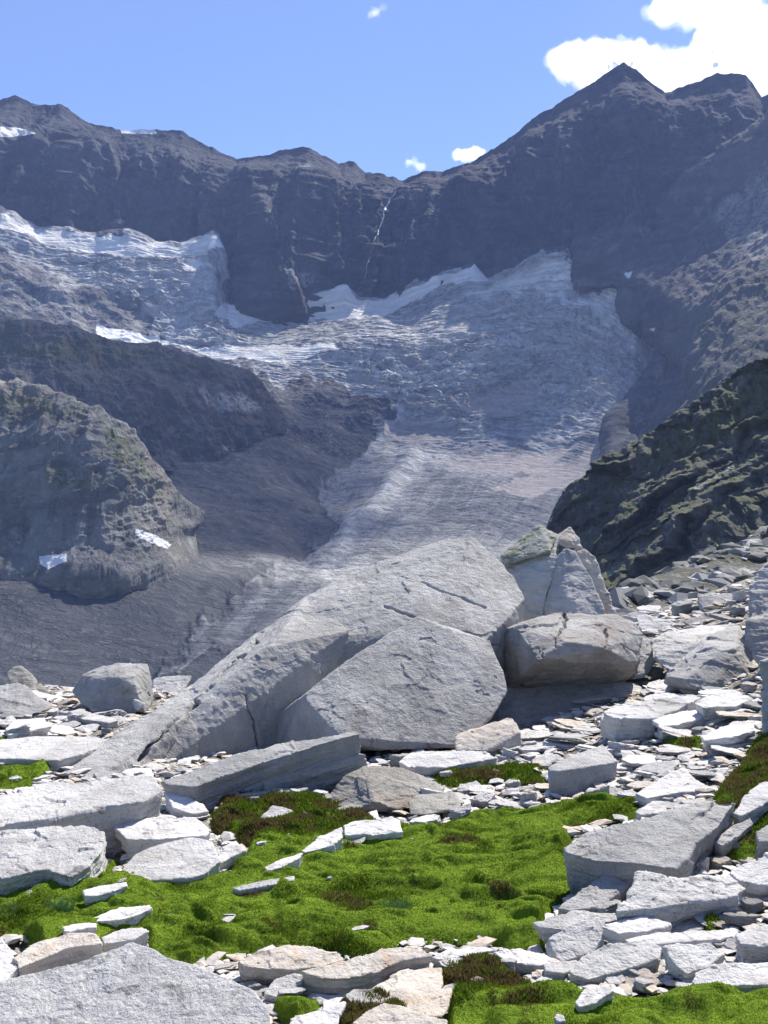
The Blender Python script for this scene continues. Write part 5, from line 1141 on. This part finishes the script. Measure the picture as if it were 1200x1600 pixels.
# one label each: shape, tone and the nearest landmark with the side it lies on
tone = {'pale_small': 'whitish', 'pale': 'pale', 'grey': 'grey', 'tan': 'tan', 'brown': 'brown'}
shape = {'flat': 'flat', 'block': 'blocky', 'wedge': 'wedge-like', 'chip': 'stubby'}
ORD = ['', 'second nearest ', 'third nearest ', 'fourth nearest ', 'fifth nearest ', 'sixth nearest ', 'seventh nearest ', 'eighth nearest ', 'ninth nearest ', 'tenth nearest ']
book = {}
for o, px, py, w, kd, mat in PL:
    d = [(math.hypot(px - a, (py - b) * 1.6), a, b, ph) for a, b, ph in LANDMARKS]; dd, a, b, ph = min(d)
    dx, dy = px - a, (py - b) * 1.6
    side = ('just right of' if dx > 0 else 'just left of') if abs(dx) > abs(dy) else ('just below' if dy > 0 else 'just above')
    sz = 'large' if w > 55 else ('small' if w < 26 else 'medium')
    book.setdefault(f"{sz} {shape[kd]} {tone[mat]} stone {side} {ph}", []).append((dd, o))
for k, lst in book.items():
    lst.sort(key=lambda t: t[0])
    for i, (dd, o) in enumerate(lst):
        lb = (ORD[min(i, 9)] + k) if i else ('nearest ' + k if len(lst) > 1 else k)
        if len(lb.split()) > 15: lb = lb.replace('just ', '').replace(' of the ', ' of ').replace('wedge-like', 'wedge')
        tag(o, lb, 'stone', 'loose stones of the boulder field')
print('small stones', len(PL))

# grit and rubble too small and too many to count
def rubble(name, pts, sizes, mats, seed, yscale=.7, zscale=.45):
    """one mesh of many small angular stones"""
    rs = np.random.RandomState(seed)
    base = np.array([(1, 0, 0), (-1, 0, 0), (0, 1, 0), (0, -1, 0), (0, 0, 1), (0, 0, -1), (.6, .6, .5), (-.6, .5, .6), (.5, -.6, .55), (-.55, -.6, .5), (.7, .1, -.6), (-.6, .2, -.6)], float)
    bm = hull_bm([tuple(v) for v in base]); bmesh.ops.triangulate(bm, faces=bm.faces[:]); bm.verts.ensure_lookup_table()
    v = np.array([x.co[:] for x in bm.verts]); f = np.array([[x.index for x in y.verts] for y in bm.faces]); bm.free()
    n = len(pts); nvt = len(v)
    P = v[None] * (1 + (rs.rand(n, nvt, 1) - .5) * .5) + (rs.rand(n, nvt, 3) - .5) * .25
    P = P * np.stack([np.ones(n), yscale * (0.7 + .6 * rs.rand(n)), zscale * (.5 + .9 * rs.rand(n))], -1)[:, None]
    A = rs.rand(n) * 6.28; ca, sa = np.cos(A), np.sin(A); T = (rs.rand(n) - .5) * .7; ct, st_ = np.cos(T), np.sin(T)
    x, y, z = P[..., 0], P[..., 1], P[..., 2]
    x, z = x * ct[:, None] - z * st_[:, None], x * st_[:, None] + z * ct[:, None]
    x, y = x * ca[:, None] - y * sa[:, None], x * sa[:, None] + y * ca[:, None]
    P = np.stack([x, y, z], -1) * (sizes * .5)[:, None, None] + pts[:, None]
    Fc = (f[None] + np.arange(n)[:, None, None] * nvt).reshape(-1, 3)
    me = mesh_from(name, P.reshape(-1, 3), Fc, smooth=False)
    fattr(me, 'tone', np.repeat(rs.rand(n), nvt))
    return tag(link(name, me, mats), kind='stuff')

def grit_mat(name, cols):
    t = NT(name); co = t.n('ShaderNodeNewGeometry').outputs['Position']; tn = t.attr('tone')
    col = t.mix(t.map(tn, 0.2, 0.5), cols[0], cols[1]); col = t.mix(t.map(tn, 0.7, 0.9), col, cols[2])
    b = t.noise(co, 30, 5, 0.7); col = t.mix(t.math('MULTIPLY', t.map(b, 0.45, 0.7), 0.5), col, tuple(x * .5 for x in cols[1]))
    return t.finish(col, t.bump(b, .6, .01), .9, .2)
M['grit'] = grit_mat('grit', ((0.60, 0.58, 0.55), (0.44, 0.43, 0.42), (0.50, 0.42, 0.34)))
M['scree'] = grit_mat('scree', ((0.26, 0.26, 0.255), (0.13, 0.135, 0.125), (0.42, 0.41, 0.40)))
rs = np.random.RandomState(77)
gp = []; gs = []
n_try = 110000
yy = 3.2 * (19 / 3.2) ** rs.rand(n_try); pxx = rs.uniform(-700, 1900, n_try); xx = (pxx - 600) / F * yy
zz = GZ(xx, yy)
dmv = moss_mask(xx, yy, zz)
keepg = (dmv < 4) & (rs.rand(n_try) < .40)
xx, yy, zz = xx[keepg], yy[keepg], zz[keepg]
pxo = 600 + xx / yy * F; outside = (pxo < -70) | (pxo > 1270)
szs = (0.012 + np.where(outside, 0.4, 0.13) * rs.rand(len(xx)) ** 3.6) * (0.5 + yy / 10)
rubble('rubble', np.stack([xx, yy, zz + szs * .08], -1), szs, M['grit'], 4, zscale=.26)

# scree slope rising to the foot of the dark cliff
t0 = [(940, 952, 26), (990, 935, 34), (1050, 905, 48), (1100, 884, 58), (1150, 865, 70), (1200, 838, 84), (1260, 812, 100), (1340, 780, 120)]
t1 = [(930, 975, 22), (1000, 955, 26), (1060, 940, 32), (1120, 915, 40), (1200, 885, 52), (1260, 870, 60), (1350, 850, 70)]
t2 = [(900, 1060, 17), (1000, 1050, 18), (1100, 1040, 19), (1200, 1020, 21), (1360, 1000, 24)]
tm = [(a + 4, b + 16, c + 20) for a, b, c in t0]
px, py, Y, U, Vv = loft([tm, t0, t1, t2], 260, 160, [0, .06, .55, 1])
G = W3(px, py, Y); N = normals(G)
if N[..., 2].mean() < 0: N = -N
q = G.reshape(-1, 3)
G = G + N * (fbm(q / 6., 5).reshape(U.shape) * 1.0 * sstep(0, .1, Vv) + ridged(q / 1.6, 3).reshape(U.shape) * .15)[..., None]
t = NT('scree_ground'); co = t.n('ShaderNodeNewGeometry').outputs['Position']
a = t.noise(co, 0.25, 6, .65); b = t.noise(co, 1.6, 6, .7)
col = t.mix(t.map(a, .42, .6), (0.095, 0.10, 0.075), (0.14, 0.14, 0.135)); col = t.mix(t.map(b, .52, .68), col, (0.30, 0.30, 0.29))
M['scree_ground'] = t.finish(col, t.bump(b, .8, .5), .95, .1)
terrain('scree_slope', G, M['scree_ground'], {})
f = grid_faces(G.shape[1], G.shape[0])
V = G.reshape(-1, 3)
P, vi = scatter_on(V, f, 5200, lambda c: 1 / c[:, 1] ** .6)
szs = (0.25 + 1.5 * rs.rand(len(P)) ** 3) * (0.35 + P[:, 1] / 70)
band = fbm(P / 9., 3) > -.05
rubble('scree_stones', P[band], szs[band], M['scree'], 9, zscale=.5)

# three tufts of blue-green grass in the moss
def tuft(px, py, n, h, label):
    x, y, z = ground_at(px, py); rs = np.random.RandomState(int(px)); Vt = []
    for k in range(n):
        a = rs.rand() * 6.28; r = rs.rand() * h * .9; L = h * (.6 + .6 * rs.rand()); w = .0022
        bx_, by_ = r * math.cos(a), r * math.sin(a) * .6; ox, oy = math.cos(a) * L * .6 * rs.rand(), math.sin(a) * L * .6 * rs.rand()
        for s in range(3):
            t0_, t1_ = s / 3, (s + 1) / 3
            def pt(t_, side): return (bx_ + ox * t_ ** 1.8 + side * w * (1 - t_), by_ + oy * t_ ** 1.8, .04 + L * t_ * (1 - .2 * t_))
            Vt += [pt(t0_, -1), pt(t0_, 1), pt(t1_, 1), pt(t1_, -1)]
    o = link('grass_tuft', mesh_from('grass_tuft', Vt, np.arange(len(Vt)).reshape(-1, 4), False), M['grass']); o.location = (x, y, z)
    tag(o, label, 'grass tuft', 'blue-green grass tufts in the moss')
t = NT('grass_blade'); b = t.n('ShaderNodeBsdfDiffuse'); b.inputs[0].default_value = (0.16, 0.26, 0.12, 1); t.t.links.new(b.outputs[0], t.out.inputs[0]); M['grass'] = t.m
tuft(620, 1446, 160, .085, 'blue-green grass tuft in the middle of the wide green moss')
tuft(92, 1440, 170, .08, 'wide blue-green grass tuft in the moss above the low white slab')
tuft(8, 1448, 100, .08, 'blue-green grass tuft at the very edge of the meadow')
bpy.data.objects.remove(_tmp)

# ------------------------------------------------------------------ stream on the headwall
dg = bpy.context.evaluated_depsgraph_get(); dg.update()
wall_ev = bpy.data.objects['headwall_mountain']
pts = [(622, 292), (614, 306), (606, 318), (601, 330), (596, 345), (590, 362), (585, 378), (580, 395), (574, 415), (569, 436), (565, 450)]
wid = [1.2, 2.2, 3.6, 2.8, 3.0, 1.8, 1.3, .9, .7, .6, .5]
tt = np.linspace(0, len(pts) - 1, 140); pa = np.array(pts, float)
cx_ = np.interp(tt, range(len(pts)), pa[:, 0]) + fbm(np.stack([tt * 1.8, tt * 0, tt * 0], -1), 3) * 4; cy_ = np.interp(tt, range(len(pts)), pa[:, 1]); ww = np.interp(tt, range(len(pts)), wid) * (1 + .8 * fbm(np.stack([tt * 3, tt * 0 + 5, tt * 0], -1), 3))
Vr = []
for k in range(len(tt)):
    for s in (-1, 0, 1):
        d = Vector(((cx_[k] + s * ww[k] * .42 - 600) / F, 1, (800 - cy_[k]) / F)).normalized()
        ok, loc, nor, fi = wall_ev.ray_cast(Vector((0, 0, CZ)), d)
        Vr.append(loc + nor * 2.0 - d * (1.0 + 1.5 * (s == 0)) if ok else Vector((0, 0, CZ)) + d * 2700)
Vr = np.array([tuple(v) for v in Vr])
t = NT('white_water'); co = t.n('ShaderNodeNewGeometry').outputs['Position']
M['water'] = t.finish(t.mix(t.map(t.noise(co, .12, 4, .7), .4, .6), (0.85, 0.87, 0.9), (0.35, 0.37, 0.4)), None, .6, .3)
tag(link('waterfall', mesh_from('waterfall', Vr, grid_faces(3, len(tt))), M['water']), 'thin white waterfall dropping down the dark headwall from the notch in the ridge', 'waterfall')

# ------------------------------------------------------------------ air
if HAZE_DENSITY:
    bpy_me = bpy.data.meshes.new('haze'); bm = bmesh.new()
    bmesh.ops.create_cube(bm, size=1)
    for v in bm.verts: v.co = Vector((v.co.x * 6400, v.co.y * 4600 + 1500, (v.co.z + .5) * 2600 - 420))
    bm.to_mesh(bpy_me); bm.free()
    hz = link('haze', bpy_me); tag(hz, kind='stuff')
    t = NT('haze'); pv = t.n('ShaderNodeVolumePrincipled'); pv.inputs['Color'].default_value = (*HAZE_COLOR, 1); pv.inputs['Density'].default_value = HAZE_DENSITY; pv.inputs['Anisotropy'].default_value = 0.0
    t.t.links.new(pv.outputs[0], t.out.inputs['Volume']); bpy_me.materials.append(t.m)

# ------------------------------------------------------------------ clouds
def cloud(name, label, puffs, vox, density, seed, amp, kind=None, group=None):
    """puffs: (x, y, z, r)"""
    bm = bmesh.new()
    for x, y, z, r in puffs: bmesh.ops.create_icosphere(bm, subdivisions=3, radius=r, matrix=Matrix.Translation((x, y, z)) @ Matrix.Diagonal((1, 1, .75, 1)))
    tmp = bpy.data.objects.new('tmp', bpy.data.meshes.new('t')); C.objects.link(tmp); bm.to_mesh(tmp.data); bm.free()
    md = tmp.modifiers.new('r', 'REMESH'); md.mode = 'VOXEL'; md.voxel_size = vox
    dg = bpy.context.evaluated_depsgraph_get(); dg.update()
    me = bpy.data.meshes.new_from_object(tmp.evaluated_get(dg)); bpy.data.objects.remove(tmp)
    p = coords(me); n = vnormals(me); sz = np.median([r for *_, r in puffs])
    d = (np.abs(fbm(p / (sz * 1.3), 2, off=seed)) * 1.6 + fbm(p / (sz * .5), 5, gain=.68, off=seed + 3) * .9) * sz * amp
    p = p + n * d[:, None]; me.vertices.foreach_set('co', p.astype(np.float32).ravel()); me.update()
    t = NT(name); pv = t.n('ShaderNodeVolumePrincipled'); pv.inputs['Color'].default_value = (1, 1, 1, 1); pv.inputs['Density'].default_value = density; pv.inputs['Anisotropy'].default_value = 0.6
    t.t.links.new(pv.outputs[0], t.out.inputs['Volume']); me.materials.append(t.m); me.name = name
    o = link(name, me)
    if kind: o['kind'] = kind
    else: tag(o, label, 'cloud', group)
    return o
def sky_pt(px, py, Y, r): x, y, z = W3(float(px), float(py), float(Y)); return (x, y, z, r / F * Y)
rc = random.Random(3)
def puffs_along(spine, Y, n, jx, jy):
    out = []
    for k in range(n):
        t_ = rc.random() * (len(spine) - 1); i = int(t_); f_ = t_ - i; a, b = spine[i], spine[i + 1]
        px, py, r = [a[j] * (1 - f_) + b[j] * f_ for j in range(3)]
        out.append(sky_pt(px + rc.uniform(-jx, jx), py + rc.uniform(-jy, jy), Y + rc.uniform(-400, 400), r * rc.uniform(.6, 1.1)))
    return out
YC = 7800
p = puffs_along([(868, 98, 12), (900, 95, 26), (950, 100, 36), (1010, 108, 36), (1070, 112, 34), (1140, 105, 38), (1210, 100, 40), (1300, 100, 50)], YC, 90, 8, 8)
p += puffs_along([(1085, 92, 14), (1108, 64, 18), (1125, 45, 16), (1135, 36, 12)], YC, 26, 5, 5) + puffs_along([(900, 110, 20), (960, 130, 26), (1040, 140, 26), (1200, 140, 40)], YC, 30, 8, 6)
cloud('cumulus_cloud', 'big bright cumulus cloud behind the pointed summit', p, 15, 0.0018, 3, .72)
p = puffs_along([(712, 243, 5), (725, 242, 9), (740, 242, 11), (748, 236, 7)], YC, 14, 4, 3); cloud('small_cloud', 'tiny bright cloud sitting on the ridge slope', p, 8, .008, 5, 1.1)
p = puffs_along([(640, 252, 5), (652, 256, 7), (660, 262, 5)], YC, 8, 3, 3); cloud('small_cloud', 'faint tiny cloud wisp in the notch of the ridge', p, 8, .004, 6, 1.1)
p = puffs_along([(1020, 10, 12), (1080, 14, 22), (1150, 30, 40), (1170, 60, 40), (1230, 50, 60)], YC + 1200, 34, 14, 7); cloud('veil_cloud', 'thin veil of cloud at the top corner of the sky', p, 40, .0012, 7, .8)
p = puffs_along([(572, 34, 4), (585, 20, 7), (598, 8, 6)], YC, 8, 3, 3); cloud('veil_cloud', 'barely visible wisp of cloud high in the blue sky', p, 16, .0016, 8, .8)

# clouds placed overhead, out of view: their shadows darken parts of the valley
HC = 3600.0
def overhead(name, label, ground_poly, r, seed, density=.009, depth=None):
    """ground_poly: surveyed points (px, py, Y) of the shaded ground; the cloud lies up the sun ray"""
    g = np.array([W3(float(a), float(b), float(c)) for a, b, c in ground_poly])
    k = (HC - g[:, 2]) / SUN[2]; c = g + SUN[None] * k[:, None]
    x0, x1, y0, y1 = c[:, 0].min(), c[:, 0].max(), c[:, 1].min(), c[:, 1].max(); out = []
    rr_ = random.Random(seed); step_ = r * .75
    yv = y0
    while yv <= y1:
        xv = x0
        while xv <= x1:
            X_, Y_ = xv + rr_.uniform(-.3, .3) * r, yv + rr_.uniform(-.3, .3) * r
            if sdf(np.array([X_]), np.array([Y_]), c[:, :2])[0] > -r * .1: out.append((X_, Y_, HC + rr_.uniform(-.3, .3) * r, r * rr_.uniform(.6, 1.05)))
            xv += step_
        yv += step_
    return cloud(name, label, out, r / 5, density, seed, .5, kind='structure')
#OVERHEAD#
overhead('shade_cloud', '', [(-250, 530, 1750), (100, 540, 1750), (300, 600, 1850), (400, 620, 1950), (540, 640, 2050), (560, 720, 1850), (520, 800, 1500), (520, 860, 1300), (480, 880, 1230), (330, 876, 1180), (290, 800, 1380), (150, 640, 1600), (-250, 600, 1650)], 75, 1)
overhead('shade_cloud', '', [(-250, 935, 860), (200, 930, 880), (300, 915, 980), (420, 925, 1040), (500, 920, 1060), (600, 925, 1080), (700, 1000, 900), (600, 1090, 700), (300, 1090, 680), (-250, 1090, 680)], 50, 2, .006)
overhead('shade_cloud', '', [(560, 720, 1850), (600, 655, 2030), (760, 640, 2060), (960, 640, 1980), (960, 740, 1750), (880, 820, 1500), (760, 840, 1400), (600, 870, 1260), (540, 860, 1290), (540, 800, 1500)], 70, 4, .0035)  # thin unseen cloud, added to dim the glacier tongue and lower bowl
#overhead('shade_cloud', '', [(-250, 620, 1000), (60, 640, 980), (140, 720, 920), (150, 830, 860), (-250, 850, 850)], 40, 3)
